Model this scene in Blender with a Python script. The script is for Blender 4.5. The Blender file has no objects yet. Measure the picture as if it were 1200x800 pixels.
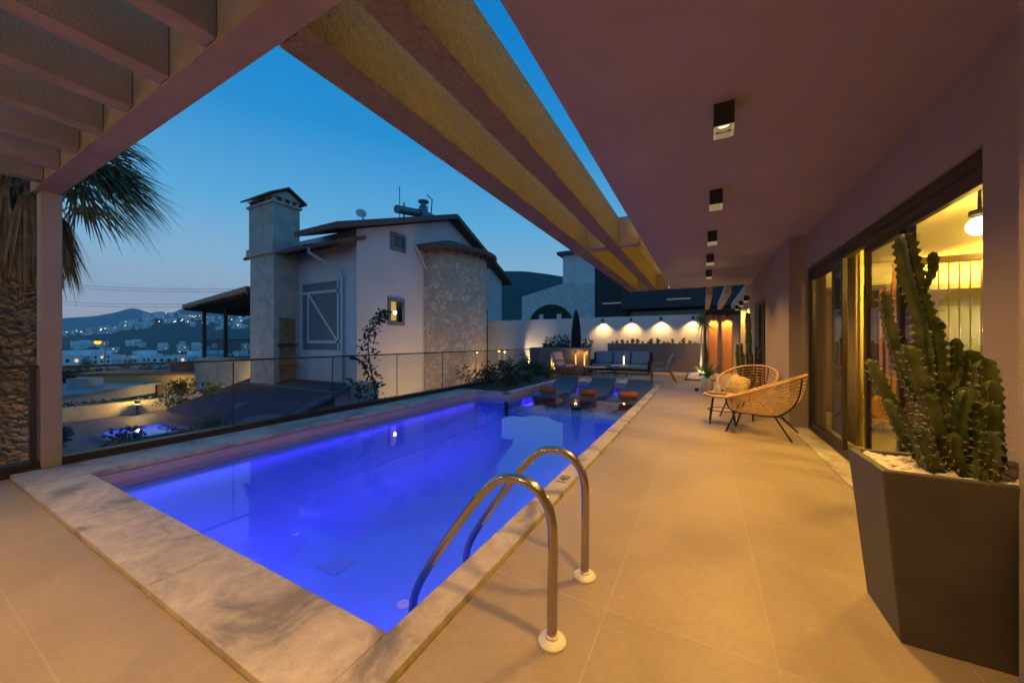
import bpy, bmesh, math, random
from mathutils import Vector, Matrix, noise
C = bpy.context.scene.collection
SC = bpy.context.scene
PI = math.pi
rnd = random.Random(11)

# ------------------------------------------------------------------ helpers
class MB:
    def __init__(s): s.v = []; s.f = []; s.m = []
    def add(s, vs, fs, mi=0):
        o = len(s.v); s.v += [tuple(v) for v in vs]
        s.f += [tuple(i + o for i in f) for f in fs]; s.m += [mi] * len(fs); return s
    def box(s, x0, y0, z0, x1, y1, z1, mi=0):
        if x0 > x1: x0, x1 = x1, x0
        if y0 > y1: y0, y1 = y1, y0
        if z0 > z1: z0, z1 = z1, z0
        vs = [(x0,y0,z0),(x1,y0,z0),(x1,y1,z0),(x0,y1,z0),(x0,y0,z1),(x1,y0,z1),(x1,y1,z1),(x0,y1,z1)]
        return s.add(vs, [(0,3,2,1),(4,5,6,7),(0,1,5,4),(1,2,6,5),(2,3,7,6),(3,0,4,7)], mi)
    def mbox(s, M, hx, hy, hz, mi=0):
        vs = [M @ Vector(p) for p in [(-hx,-hy,-hz),(hx,-hy,-hz),(hx,hy,-hz),(-hx,hy,-hz),(-hx,-hy,hz),(hx,-hy,hz),(hx,hy,hz),(-hx,hy,hz)]]
        return s.add(vs, [(0,3,2,1),(4,5,6,7),(0,1,5,4),(1,2,6,5),(2,3,7,6),(3,0,4,7)], mi)
    def prism(s, poly, z0, z1, mi=0, axis='z'):
        n = len(poly)
        def P(a, b, c):
            return {'z': (a, b, c), 'x': (c, a, b), 'y': (a, c, b)}[axis]
        vs = [P(a, b, z0) for a, b in poly] + [P(a, b, z1) for a, b in poly]
        fs = [tuple(range(n))[::-1], tuple(range(n, 2*n))] + [(i, (i+1) % n, n + (i+1) % n, n + i) for i in range(n)]
        return s.add(vs, fs, mi)
    def tube(s, pts, r, n=8, closed=False, cap=True, mi=0):
        pts = [Vector(p) for p in pts]; N = len(pts)
        rs = r if isinstance(r, (list, tuple)) else [r] * N
        vs = []; up = None
        for i in range(N):
            a = pts[(i-1) % N] if (closed or i > 0) else pts[i]
            b = pts[(i+1) % N] if (closed or i < N-1) else pts[i]
            t = (b - a); t = t.normalized() if t.length > 1e-9 else Vector((0,0,1))
            if up is None:
                up = Vector((0,0,1)) if abs(t.z) < .9 else Vector((1,0,0))
            x = up - t * up.dot(t)
            if x.length < 1e-6: x = t.orthogonal()
            x.normalize(); up = x; y = t.cross(x)
            for k in range(n):
                w = 2*PI*k/n
                vs.append(pts[i] + (x*math.cos(w) + y*math.sin(w)) * rs[i])
        fs = []
        for i in range(N if closed else N-1):
            j = (i+1) % N
            for k in range(n):
                l = (k+1) % n
                fs.append((i*n+k, i*n+l, j*n+l, j*n+k))
        if cap and not closed:
            fs.append(tuple(range(n))[::-1]); fs.append(tuple(range((N-1)*n, N*n)))
        return s.add(vs, fs, mi)
    def lathe(s, prof, c=(0,0,0), n=24, mi=0):
        vs = []
        for (r, z) in prof:
            for k in range(n):
                w = 2*PI*k/n
                vs.append((c[0] + r*math.cos(w), c[1] + r*math.sin(w), c[2] + z))
        fs = []
        for i in range(len(prof)-1):
            for k in range(n):
                l = (k+1) % n
                fs.append((i*n+k, i*n+l, (i+1)*n+l, (i+1)*n+k))
        if prof[0][0] > 1e-6: fs.append(tuple(range(n))[::-1])
        if prof[-1][0] > 1e-6: fs.append(tuple(range((len(prof)-1)*n, len(prof)*n)))
        return s.add(vs, fs, mi)
    def sphere(s, c, r, n=12, m=8, mi=0, sq=(1,1,1)):
        vs = []
        for i in range(m+1):
            a = -PI/2 + PI*i/m
            for k in range(n):
                w = 2*PI*k/n
                vs.append((c[0]+r*sq[0]*math.cos(a)*math.cos(w), c[1]+r*sq[1]*math.cos(a)*math.sin(w), c[2]+r*sq[2]*math.sin(a)))
        fs = [(i*n+k, i*n+(k+1) % n, (i+1)*n+(k+1) % n, (i+1)*n+k) for i in range(m) for k in range(n)]
        return s.add(vs, fs, mi)
    def build(s, name, mats, parent=None, smooth=None, bevel=0, weld=False):
        me = bpy.data.meshes.new(name)
        off = Vector(parent_world(parent)) if parent is not None else Vector((0,0,0))
        me.from_pydata([tuple(Vector(v) - off) for v in s.v], [], s.f)
        if not isinstance(mats, (list, tuple)): mats = [mats]
        for m in mats: me.materials.append(m)
        if len(mats) > 1: me.polygons.foreach_set('material_index', s.m)
        if weld or bevel:
            bm = bmesh.new(); bm.from_mesh(me)
            if weld: bmesh.ops.remove_doubles(bm, verts=bm.verts, dist=1e-4)
            bmesh.ops.recalc_face_normals(bm, faces=bm.faces)
            bm.to_mesh(me); bm.free()
        if smooth is not None:
            me.shade_smooth()
            me.set_sharp_from_angle(angle=math.radians(smooth))
        o = bpy.data.objects.new(name, me); C.objects.link(o)
        if parent is not None: o.parent = parent
        if bevel:
            b = o.modifiers.new('bevel', 'BEVEL'); b.width = bevel; b.segments = 2; b.limit_method = 'ANGLE'
        return o

def parent_world(p):
    v = Vector((0,0,0))
    while p is not None:
        v += p.location; p = p.parent
    return v

def tag(o, label=None, cat=None, group=None, kind=None):
    if label: o['label'] = label
    if cat: o['category'] = cat
    if group: o['group'] = group
    if kind: o['kind'] = kind
    return o

def thing(name, label, cat, loc=(0,0,0), group=None):
    o = bpy.data.objects.new(name, None); C.objects.link(o); o.location = loc
    o.empty_display_size = .1
    return tag(o, label, cat, group)

def structure(o): o['kind'] = 'structure'; return o

def copy_tree(o, parent=None):
    c = o.copy(); C.objects.link(c)
    if parent is not None: c.parent = parent
    for ch in list(o.children): copy_tree(ch, c)
    return c

def light(kind, name, loc, power, color, parent=None, **kw):
    d = bpy.data.lights.new(name, kind); d.energy = power; d.color = color
    for k, v in kw.items(): setattr(d, k, v)
    o = bpy.data.objects.new(name, d); C.objects.link(o)
    if parent is not None:
        o.parent = parent; o.location = Vector(loc) - parent_world(parent)
    else: o.location = loc
    return o

# ------------------------------------------------------------------ materials
def nt_new(name):
    m = bpy.data.materials.new(name); m.use_nodes = True
    nt = m.node_tree; nt.nodes.clear()
    out = nt.nodes.new('ShaderNodeOutputMaterial')
    return m, nt, out
def N(nt, t, **kw):
    n = nt.nodes.new(t)
    for k, v in kw.items(): setattr(n, k, v)
    return n
def mat(name, col, rough=.6, metal=0., var=.15, vscale=3., bump=0., bscale=60., spec=.5, coord='Object', detail=4., col2=None, sss=0):
    m, nt, out = nt_new(name); L = nt.links.new
    p = N(nt, 'ShaderNodeBsdfPrincipled'); L(p.outputs[0], out.inputs[0])
    p.inputs['Roughness'].default_value = rough; p.inputs['Metallic'].default_value = metal
    p.inputs['Specular IOR Level'].default_value = spec
    tc = N(nt, 'ShaderNodeTexCoord')
    nz = N(nt, 'ShaderNodeTexNoise'); nz.inputs['Scale'].default_value = vscale; nz.inputs['Detail'].default_value = detail
    L(tc.outputs[coord], nz.inputs['Vector'])
    r = N(nt, 'ShaderNodeValToRGB'); L(nz.outputs['Fac'], r.inputs[0])
    r.color_ramp.elements[0].position = .3; r.color_ramp.elements[1].position = .7
    c2 = col2 if col2 else tuple(c*(1+var) for c in col); c1 = col if col2 else tuple(c*(1-var) for c in col)
    r.color_ramp.elements[0].color = (*c1, 1); r.color_ramp.elements[1].color = (*c2, 1)
    L(r.outputs[0], p.inputs['Base Color'])
    mr = N(nt, 'ShaderNodeMapRange'); L(nz.outputs['Fac'], mr.inputs[0])
    mr.inputs[3].default_value = max(0, rough-.08); mr.inputs[4].default_value = min(1, rough+.08)
    L(mr.outputs[0], p.inputs['Roughness'])
    if bump:
        n2 = N(nt, 'ShaderNodeTexNoise'); n2.inputs['Scale'].default_value = bscale; n2.inputs['Detail'].default_value = 3
        L(tc.outputs[coord], n2.inputs['Vector'])
        b = N(nt, 'ShaderNodeBump'); b.inputs['Strength'].default_value = bump; b.inputs['Distance'].default_value = .02
        L(n2.outputs['Fac'], b.inputs['Height']); L(b.outputs[0], p.inputs['Normal'])
    return m
def emit(name, col, strength):
    m, nt, out = nt_new(name)
    e = N(nt, 'ShaderNodeEmission'); e.inputs[0].default_value = (*col, 1); e.inputs[1].default_value = strength
    nt.links.new(e.outputs[0], out.inputs[0]); return m
def glassy(name, tint, ior, rough=0., bump=0., bscale=3., boost=1.):
    m, nt, out = nt_new(name); L = nt.links.new
    t = N(nt, 'ShaderNodeBsdfTransparent'); t.inputs[0].default_value = (*tint, 1)
    g = N(nt, 'ShaderNodeBsdfGlossy'); g.inputs['Roughness'].default_value = rough
    ge = N(nt, 'ShaderNodeNewGeometry'); f = N(nt, 'ShaderNodeVectorMath', operation='DOT_PRODUCT')
    L(ge.outputs['Normal'], f.inputs[0]); L(ge.outputs['Incoming'], f.inputs[1])
    ab = N(nt, 'ShaderNodeMath', operation='ABSOLUTE'); L(f.outputs['Value'], ab.inputs[0])
    om = N(nt, 'ShaderNodeMath', operation='SUBTRACT'); om.inputs[0].default_value = 1; L(ab.outputs[0], om.inputs[1]); om.use_clamp = True
    pw = N(nt, 'ShaderNodeMath', operation='POWER'); L(om.outputs[0], pw.inputs[0]); pw.inputs[1].default_value = 5
    f0 = ((ior-1)/(ior+1))**2
    mu = N(nt, 'ShaderNodeMath', operation='MULTIPLY_ADD'); L(pw.outputs[0], mu.inputs[0]); mu.inputs[1].default_value = (1-f0)*boost; mu.inputs[2].default_value = f0*boost; mu.use_clamp = True
    x = N(nt, 'ShaderNodeMixShader'); L(mu.outputs[0], x.inputs[0]); L(t.outputs[0], x.inputs[1]); L(g.outputs[0], x.inputs[2])
    L(x.outputs[0], out.inputs[0])
    if bump:
        tc = N(nt, 'ShaderNodeTexCoord'); n2 = N(nt, 'ShaderNodeTexNoise'); n2.inputs['Scale'].default_value = bscale; n2.inputs['Detail'].default_value = 2
        L(tc.outputs['Object'], n2.inputs['Vector'])
        b = N(nt, 'ShaderNodeBump'); b.inputs['Strength'].default_value = bump; b.inputs['Distance'].default_value = .02
        L(n2.outputs['Fac'], b.inputs['Height']); L(b.outputs[0], g.inputs['Normal']); L(b.outputs[0], f.inputs[0])
    return m
def tile_mat(name, col, step, offs, grout, rough=.4, var=.12):
    """large floor tiles with thin grout lines along both axes (object space)"""
    m = mat(name, col, rough, var=var, vscale=.9, bump=.04, bscale=25)
    nt = m.node_tree; L = nt.links.new
    p = [n for n in nt.nodes if n.type == 'BSDF_PRINCIPLED'][0]
    tc = [n for n in nt.nodes if n.type == 'TEX_COORD'][0]
    ramp = [n for n in nt.nodes if n.type == 'VALTORGB'][0]
    sx = N(nt, 'ShaderNodeSeparateXYZ'); L(tc.outputs['Object'], sx.inputs[0])
    ds = []
    ids = []
    for i, ax in enumerate('XY'):
        a = N(nt, 'ShaderNodeMath', operation='SUBTRACT'); a.inputs[1].default_value = offs[i]; L(sx.outputs[ax], a.inputs[0])
        b = N(nt, 'ShaderNodeMath', operation='DIVIDE'); b.inputs[1].default_value = step[i]; L(a.outputs[0], b.inputs[0])
        fl = N(nt, 'ShaderNodeMath', operation='FLOOR'); L(b.outputs[0], fl.inputs[0]); ids.append(fl)
        c = N(nt, 'ShaderNodeMath', operation='FRACT'); L(b.outputs[0], c.inputs[0])
        d = N(nt, 'ShaderNodeMath', operation='LESS_THAN'); d.inputs[1].default_value = .006/step[i]; L(c.outputs[0], d.inputs[0])
        ds.append(d)
    mx = N(nt, 'ShaderNodeMath', operation='MAXIMUM'); L(ds[0].outputs[0], mx.inputs[0]); L(ds[1].outputs[0], mx.inputs[1])
    cv = N(nt, 'ShaderNodeCombineXYZ'); L(ids[0].outputs[0], cv.inputs[0]); L(ids[1].outputs[0], cv.inputs[1])
    wn = N(nt, 'ShaderNodeTexWhiteNoise'); L(cv.outputs[0], wn.inputs['Vector'])
    mr = N(nt, 'ShaderNodeMapRange'); mr.inputs[3].default_value = .95; mr.inputs[4].default_value = 1.04; L(wn.outputs['Value'], mr.inputs[0])
    vm = N(nt, 'ShaderNodeVectorMath', operation='SCALE'); L(ramp.outputs[0], vm.inputs[0]); L(mr.outputs[0], vm.inputs['Scale'])
    mix = N(nt, 'ShaderNodeMix', data_type='RGBA'); L(mx.outputs[0], mix.inputs[0]); L(vm.outputs[0], mix.inputs[6]); mix.inputs[7].default_value = (*grout, 1)
    w1 = N(nt, 'ShaderNodeTexNoise'); w1.inputs['Scale'].default_value = 2.3; w1.inputs['Detail'].default_value = 8; w1.inputs['Roughness'].default_value = .68; w1.inputs['Distortion'].default_value = 1.2
    L(tc.outputs['Object'], w1.inputs['Vector'])
    w2 = N(nt, 'ShaderNodeMapRange'); w2.inputs[1].default_value = .38; w2.inputs[2].default_value = .62; w2.inputs[3].default_value = .92; w2.inputs[4].default_value = 1.04; L(w1.outputs['Fac'], w2.inputs[0])
    w3 = N(nt, 'ShaderNodeTexNoise'); w3.inputs['Scale'].default_value = 38; w3.inputs['Detail'].default_value = 4; L(tc.outputs['Object'], w3.inputs['Vector'])
    w4 = N(nt, 'ShaderNodeMapRange'); w4.inputs[1].default_value = .3; w4.inputs[2].default_value = .7; w4.inputs[3].default_value = .94; w4.inputs[4].default_value = 1.05; L(w3.outputs['Fac'], w4.inputs[0])
    wm = N(nt, 'ShaderNodeMath', operation='MULTIPLY'); L(w2.outputs[0], wm.inputs[0]); L(w4.outputs[0], wm.inputs[1])
    ws = N(nt, 'ShaderNodeVectorMath', operation='SCALE'); L(mix.outputs[2], ws.inputs[0]); L(wm.outputs[0], ws.inputs['Scale'])
    L(ws.outputs[0], p.inputs['Base Color'])
    rr = N(nt, 'ShaderNodeMapRange'); rr.inputs[1].default_value = .35; rr.inputs[2].default_value = .65; rr.inputs[3].default_value = .30; rr.inputs[4].default_value = .52; L(w1.outputs['Fac'], rr.inputs[0]); L(rr.outputs[0], p.inputs['Roughness'])
    return m
def stone_mat(name, col, dark, joint=(0,0), rough=.5, scale=2.2, bump=.15):
    """veined slab stone: large cloudy patches + darker veins"""
    m, nt, out = nt_new(name); L = nt.links.new
    p = N(nt, 'ShaderNodeBsdfPrincipled'); L(p.outputs[0], out.inputs[0]); p.inputs['Roughness'].default_value = rough
    tc = N(nt, 'ShaderNodeTexCoord')
    n1 = N(nt, 'ShaderNodeTexNoise'); n1.inputs['Scale'].default_value = scale; n1.inputs['Detail'].default_value = 9; n1.inputs['Roughness'].default_value = .62; n1.inputs['Distortion'].default_value = .9
    L(tc.outputs['Object'], n1.inputs['Vector'])
    r = N(nt, 'ShaderNodeValToRGB'); L(n1.outputs['Fac'], r.inputs[0])
    e = r.color_ramp.elements; e[0].position = .36; e[0].color = (*dark, 1); e[1].position = .6; e[1].color = (*col, 1)
    a = e.new(.47); a.color = (*[(c*.7+d*.3) for c, d in zip(col, dark)], 1)
    b = e.new(.72); b.color = (*[min(1, c*1.12) for c in col], 1)
    n2 = N(nt, 'ShaderNodeTexNoise'); n2.inputs['Scale'].default_value = scale*7; n2.inputs['Detail'].default_value = 8; n2.inputs['Roughness'].default_value = .7
    L(tc.outputs['Object'], n2.inputs['Vector'])
    mr = N(nt, 'ShaderNodeMapRange'); mr.inputs[1].default_value = .3; mr.inputs[2].default_value = .7; mr.inputs[3].default_value = .75; mr.inputs[4].default_value = 1.15; L(n2.outputs['Fac'], mr.inputs[0])
    vm = N(nt, 'ShaderNodeVectorMath', operation='SCALE'); L(r.outputs[0], vm.inputs[0]); L(mr.outputs[0], vm.inputs['Scale'])
    L(vm.outputs[0], p.inputs['Base Color'])
    bp = N(nt, 'ShaderNodeBump'); bp.inputs['Strength'].default_value = bump; bp.inputs['Distance'].default_value = .01; L(n2.outputs['Fac'], bp.inputs['Height']); L(bp.outputs[0], p.inputs['Normal'])
    return m
def rubble_mat(name, c1, c2, mortar, scale=2.2, bump=.6):
    m, nt, out = nt_new(name); L = nt.links.new
    p = N(nt, 'ShaderNodeBsdfPrincipled'); L(p.outputs[0], out.inputs[0]); p.inputs['Roughness'].default_value = .85
    tc = N(nt, 'ShaderNodeTexCoord')
    nd = N(nt, 'ShaderNodeTexNoise'); nd.inputs['Scale'].default_value = scale*1.5; L(tc.outputs['Object'], nd.inputs['Vector'])
    ad = N(nt, 'ShaderNodeMix', data_type='VECTOR'); ad.inputs[0].default_value = .12; L(tc.outputs['Object'], ad.inputs[4]); L(nd.outputs['Color'], ad.inputs[5])
    v1 = N(nt, 'ShaderNodeTexVoronoi'); v1.inputs['Scale'].default_value = scale; L(ad.outputs[1], v1.inputs['Vector'])
    v2 = N(nt, 'ShaderNodeTexVoronoi', feature='DISTANCE_TO_EDGE'); v2.inputs['Scale'].default_value = scale; L(ad.outputs[1], v2.inputs['Vector'])
    sp = N(nt, 'ShaderNodeSeparateColor'); L(v1.outputs['Color'], sp.inputs[0])
    mx = N(nt, 'ShaderNodeMix', data_type='RGBA'); L(sp.outputs[0], mx.inputs[0]); mx.inputs[6].default_value = (*c1, 1); mx.inputs[7].default_value = (*c2, 1)
    ed = N(nt, 'ShaderNodeMapRange'); ed.inputs[1].default_value = .02; ed.inputs[2].default_value = .09; L(v2.outputs['Distance'], ed.inputs[0])
    m2 = N(nt, 'ShaderNodeMix', data_type='RGBA'); L(ed.outputs[0], m2.inputs[0]); m2.inputs[6].default_value = (*mortar, 1); L(mx.outputs[2], m2.inputs[7])
    n3 = N(nt, 'ShaderNodeTexNoise'); n3.inputs['Scale'].default_value = scale*9; n3.inputs['Detail'].default_value = 5; L(tc.outputs['Object'], n3.inputs['Vector'])
    mr = N(nt, 'ShaderNodeMapRange'); mr.inputs[3].default_value = .65; mr.inputs[4].default_value = 1.3; L(n3.outputs['Fac'], mr.inputs[0])
    vm = N(nt, 'ShaderNodeVectorMath', operation='SCALE'); L(m2.outputs[2], vm.inputs[0]); L(mr.outputs[0], vm.inputs['Scale']); L(vm.outputs[0], p.inputs['Base Color'])
    hs = N(nt, 'ShaderNodeMath', operation='MULTIPLY_ADD'); L(n3.outputs['Fac'], hs.inputs[0]); hs.inputs[1].default_value = .4; L(ed.outputs[0], hs.inputs[2])
    b = N(nt, 'ShaderNodeBump'); b.inputs['Strength'].default_value = bump; b.inputs['Distance'].default_value = .06; L(hs.outputs[0], b.inputs['Height']); L(b.outputs[0], p.inputs['Normal'])
    return m
def wood_mat(name, c1, c2, rough=.5, scale=6, stretch=(1,1,.08)):
    m = mat(name, c1, rough, col2=c2, vscale=scale, bump=.05, bscale=30)
    nt = m.node_tree; tc = [n for n in nt.nodes if n.type == 'TEX_COORD'][0]
    mp = N(nt, 'ShaderNodeMapping'); mp.inputs['Scale'].default_value = stretch
    for n in nt.nodes:
        if n.type == 'TEX_NOISE': nt.links.new(mp.outputs[0], n.inputs['Vector'])
    nt.links.new(tc.outputs['Object'], mp.inputs[0]); return m
def leaf_mat(name, c1, c2, rough=.5, scale=8, trans=.25):
    m, nt, out = nt_new(name); L = nt.links.new
    p = N(nt, 'ShaderNodeBsdfPrincipled'); p.inputs['Roughness'].default_value = rough
    tc = N(nt, 'ShaderNodeTexCoord'); nz = N(nt, 'ShaderNodeTexNoise'); nz.inputs['Scale'].default_value = scale; nz.inputs['Detail'].default_value = 3
    L(tc.outputs['Object'], nz.inputs['Vector'])
    r = N(nt, 'ShaderNodeValToRGB'); L(nz.outputs['Fac'], r.inputs[0])
    r.color_ramp.elements[0].position = .35; r.color_ramp.elements[1].position = .65
    r.color_ramp.elements[0].color = (*c1, 1); r.color_ramp.elements[1].color = (*c2, 1)
    L(r.outputs[0], p.inputs['Base Color'])
    t = N(nt, 'ShaderNodeBsdfTranslucent'); L(r.outputs[0], t.inputs[0])
    x = N(nt, 'ShaderNodeMixShader'); x.inputs[0].default_value = trans; L(p.outputs[0], x.inputs[1]); L(t.outputs[0], x.inputs[2]); L(x.outputs[0], out.inputs[0])
    return m

WARM = (1.0, .52, .12)
M = {}
M['deck'] = tile_mat('deck_tile', (.37,.30,.205), (.63,1.26), (.245,.35), (.43,.355,.26), rough=.42)
M['coping'] = stone_mat('coping_stone', (.59,.53,.45), (.25,.225,.205), rough=.5, scale=2.4, bump=.3)
M['threshold'] = stone_mat('threshold_stone', (.55,.49,.40), (.25,.22,.19), rough=.4, scale=3.5)
M['plaster'] = mat('rough_plaster', (.36,.30,.25), .9, var=.06, vscale=2, bump=.5, bscale=140)
M['plaster_fine'] = mat('smooth_plaster', (.40,.325,.26), .9, var=.07, vscale=1.6, bump=.12, bscale=160)
M['stucco'] = mat('beam_stucco', (.34,.265,.135), .92, var=.14, vscale=30, bump=1.0, bscale=48)
for _n in M['stucco'].node_tree.nodes:
    if _n.type == 'BUMP': _n.inputs['Distance'].default_value = .05
M['beam_paint'] = mat('beam_paint', (.38,.30,.19), .92, var=.14, vscale=4, bump=.5, bscale=110)
M['white_wall'] = mat('white_wall', (.62,.60,.59), .9, var=.05, vscale=1, bump=.08, bscale=60)
M['grey_wall'] = mat('grey_wall', (.16,.15,.15), .85, var=.12, vscale=2, bump=.15, bscale=90)
M['dark_wall'] = mat('dark_facade', (.02,.022,.026), .7, var=.15, vscale=1)
M['pool_tile'] = mat('pool_mosaic', (.13,.34,.86), .95, var=.06, vscale=1.5)
M['pool_band'] = mat('pool_edge_plaster', (.52,.42,.42), .6, var=.05)
M['water'] = glassy('pool_water', (.74,.84,1), 1.33, 0.0, bump=.035, bscale=2.2)
M['glass'] = glassy('balustrade_glass', (.86,.90,.89), 1.5, 0, boost=1.15)
M['door_glass'] = glassy('door_glass', (.94,.94,.92), 1.5, 0, boost=1.2)
M['steel'] = mat('brushed_steel', (.62,.55,.45), .2, 1., var=.05, vscale=30)
M['white_plastic'] = mat('white_plastic', (.78,.74,.66), .35, var=.03)
M['black'] = mat('black_metal', (.018,.018,.018), .45, .3, var=.2)
M['bronze'] = mat('bronze_frame', (.055,.045,.038), .4, .6, var=.15)
M['pot'] = mat('grey_pot_coating', (.075,.070,.068), .5, var=.2, vscale=5, bump=.1, bscale=80)
M['pebble'] = mat('white_pebble', (.74,.69,.60), .6, var=.15, vscale=20)
M['cactus'] = leaf_mat('cactus_skin', (.026,.05,.012), (.085,.105,.03), .5, 14, .0)
M['spine'] = mat('cactus_spine', (.52,.46,.30), .6)
M['rattan'] = wood_mat('rattan_cane', (.48,.28,.11), (.68,.45,.20), .45, 40, (1,1,1))
M['wood'] = wood_mat('orange_wood', (.34,.14,.045), (.50,.23,.08), .45, 7)
M['wood_dark'] = wood_mat('dark_wood', (.10,.05,.025), (.16,.08,.04), .5, 7)
M['cushion'] = mat('blue_grey_cushion', (.20,.27,.33), .9, var=.08, vscale=6, bump=.1, bscale=200)
M['lounger'] = mat('grey_resin', (.065,.07,.08), .45, var=.1)
M['towel'] = mat('orange_towel', (.36,.11,.03), .95, var=.15, vscale=20, bump=.4, bscale=150)
M['canopy'] = mat('navy_fabric', (.02,.022,.028), .9, var=.2, vscale=8)
M['leaf_dark'] = leaf_mat('dark_leaf', (.02,.045,.015), (.05,.09,.03))
M['leaf_mid'] = leaf_mat('mid_leaf', (.05,.10,.025), (.10,.16,.05))
M['leaf_light'] = leaf_mat('fresh_leaf', (.10,.20,.04), (.20,.32,.08))
M['bark'] = mat('bark', (.14,.10,.075), .9, var=.35, vscale=18, bump=.6, bscale=40)
M['soil'] = mat('soil', (.06,.045,.035), .95, var=.4, vscale=12, bump=.5, bscale=30)
M['palm_leaf'] = leaf_mat('palm_leaf', (.085,.10,.04), (.16,.17,.075))
M['palm_dead'] = leaf_mat('dry_palm_leaf', (.26,.14,.06), (.42,.25,.115), .8, 6, .2)
M['palm_trunk'] = mat('palm_trunk', (.16,.115,.085), .9, var=.45, vscale=9, bump=.7, bscale=25)
M['nb_wall'] = mat('neighbour_render', (.56,.515,.545), .9, var=.07, vscale=.7, bump=.1, bscale=40)
M['nb_grey'] = mat('neighbour_grey_panel', (.15,.155,.175), .8, var=.08)
M['nb_stone'] = rubble_mat('neighbour_rubble', (.44,.35,.29), (.66,.55,.46), (.43,.35,.29), 4.6)
M['nb_ashlar'] = mat('pale_ashlar', (.42,.38,.33), .9, var=.2, vscale=2.5, bump=.3, bscale=12)
M['roof_tile'] = mat('roof_tile', (.15,.085,.065), .85, var=.3, vscale=9, bump=.5, bscale=8)
M['roof_edge'] = mat('roof_fascia', (.13,.085,.075), .8, var=.2, vscale=6)
M['pale_stone'] = rubble_mat('pale_rubble', (.52,.51,.49), (.64,.62,.59), (.48,.47,.45), 2.6, .4)
M['dark_glass'] = mat('dark_glass', (.012,.016,.02), .08, var=.1, spec=.6)
M['water_tank'] = mat('tank_metal', (.10,.16,.19), .4, .3)
M['lit_globe'] = emit('lamp_globe_glow', (1,.80,.42), 9)
M['lamp_lens'] = emit('lamp_lens_glow', (1,.66,.28), 7)
M['flame'] = emit('flame_glow', (1,.42,.08), 2.2)
M['flame_hot'] = emit('flame_white_glow', (1,.72,.35), 3.0)
M['pool_lens'] = emit('pool_lens_glow', (.15,.12,1), 2.5)
# ------------------------------------------------------------------ camera, world
TH = math.atan2(223, 417)
cam_d = bpy.data.cameras.new('camera'); cam = bpy.data.objects.new('camera', cam_d); C.objects.link(cam)
cam.location = (0, 0, 1.2); cam.rotation_euler = (PI/2, 0, TH)
cam_d.sensor_width = 36; cam_d.lens = 36*417/1200; cam_d.shift_y = 1/1200
cam_d.clip_start = .05; cam_d.clip_end = 20000
SC.camera = cam
SN, CS = math.sin(TH), math.cos(TH)
def far(u, d, z=0):
    """ground point at depth d (metres) in the bearing u of the view"""
    l = (u-600)/417*d
    return Vector((l*CS - d*SN, l*SN + d*CS, z))

w = bpy.data.worlds.new('World'); SC.world = w; w.use_nodes = True
nt = w.node_tree; nt.nodes.clear(); L = nt.links.new
wo = N(nt, 'ShaderNodeOutputWorld'); bg = N(nt, 'ShaderNodeBackground'); L(bg.outputs[0], wo.inputs[0])
SUN_EL, SUN_AZ = math.radians(1.5), math.radians(-70)
sky = N(nt, 'ShaderNodeTexSky', sky_type='NISHITA'); sky.sun_disc = False
sky.sun_elevation = SUN_EL; sky.sun_rotation = SUN_AZ; sky.ozone_density = 3.0; sky.air_density = 1.0; sky.dust_density = .6
# dusk colour: the twilight sky is deeper blue overhead and paler near the horizon than the daylight model gives
tc = N(nt, 'ShaderNodeTexCoord'); sx = N(nt, 'ShaderNodeSeparateXYZ'); L(tc.outputs['Generated'], sx.inputs[0])
rp = N(nt, 'ShaderNodeValToRGB'); L(sx.outputs['Z'], rp.inputs[0])
e = rp.color_ramp.elements
e[0].position = 0; e[0].color = (.58,.55,.56,1); e[1].position = 1; e[1].color = (.006,.15,.48,1)
for pos, c in [(.06,(.54,.60,.66)),(.17,(.33,.57,.77)),(.30,(.13,.47,.80)),(.48,(.018,.30,.70)),(.66,(.003,.225,.64))]:
    a = e.new(pos); a.color = (*c, 1)
mx = N(nt, 'ShaderNodeMix', data_type='RGBA'); mx.inputs[0].default_value = .95
sc_ = N(nt, 'ShaderNodeVectorMath', operation='SCALE'); sc_.inputs['Scale'].default_value = .10
L(sky.outputs[0], sc_.inputs[0]); L(sc_.outputs[0], mx.inputs[6]); L(rp.outputs[0], mx.inputs[7])
L(mx.outputs[2], bg.inputs[0]); bg.inputs[1].default_value = 1.0
sun = light('SUN', 'dusk_glow', (0,0,30), .03, (1,.75,.6), angle=math.radians(25))
d = Vector((math.sin(SUN_AZ)*math.cos(SUN_EL+.25), math.cos(SUN_AZ)*math.cos(SUN_EL+.25), math.sin(SUN_EL+.25)))
sun.rotation_euler = (-d).to_track_quat('-Z', 'Y').to_euler()

SC.view_settings.view_transform = 'Standard'; SC.view_settings.look = 'None'
SC.view_settings.exposure = 0; SC.view_settings.gamma = 1
SC.render.engine = 'CYCLES'
cy = SC.cycles; cy.use_denoising = True; cy.max_bounces = 9; cy.diffuse_bounces = 4; cy.glossy_bounces = 4
cy.transparent_max_bounces = 16; cy.transmission_bounces = 4; cy.volume_bounces = 1
cy.sample_clamp_indirect = 4; cy.caustics_reflective = False; cy.caustics_refractive = False

LEDP = 10.5
hm, hnt, hout = nt_new('dusk_haze'); pv = N(hnt, 'ShaderNodeVolumePrincipled'); pv.inputs['Density'].default_value = 1.7e-4; pv.inputs['Color'].default_value = (.72,.87,1,1); pv.inputs['Anisotropy'].default_value = .2
hnt.links.new(pv.outputs[0], hout.inputs['Volume'])
hb = MB(); hb.box(-4400,-4400,-46,4400,4400,430); hz = hb.build('haze', hm); hz['kind'] = 'stuff'
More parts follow.
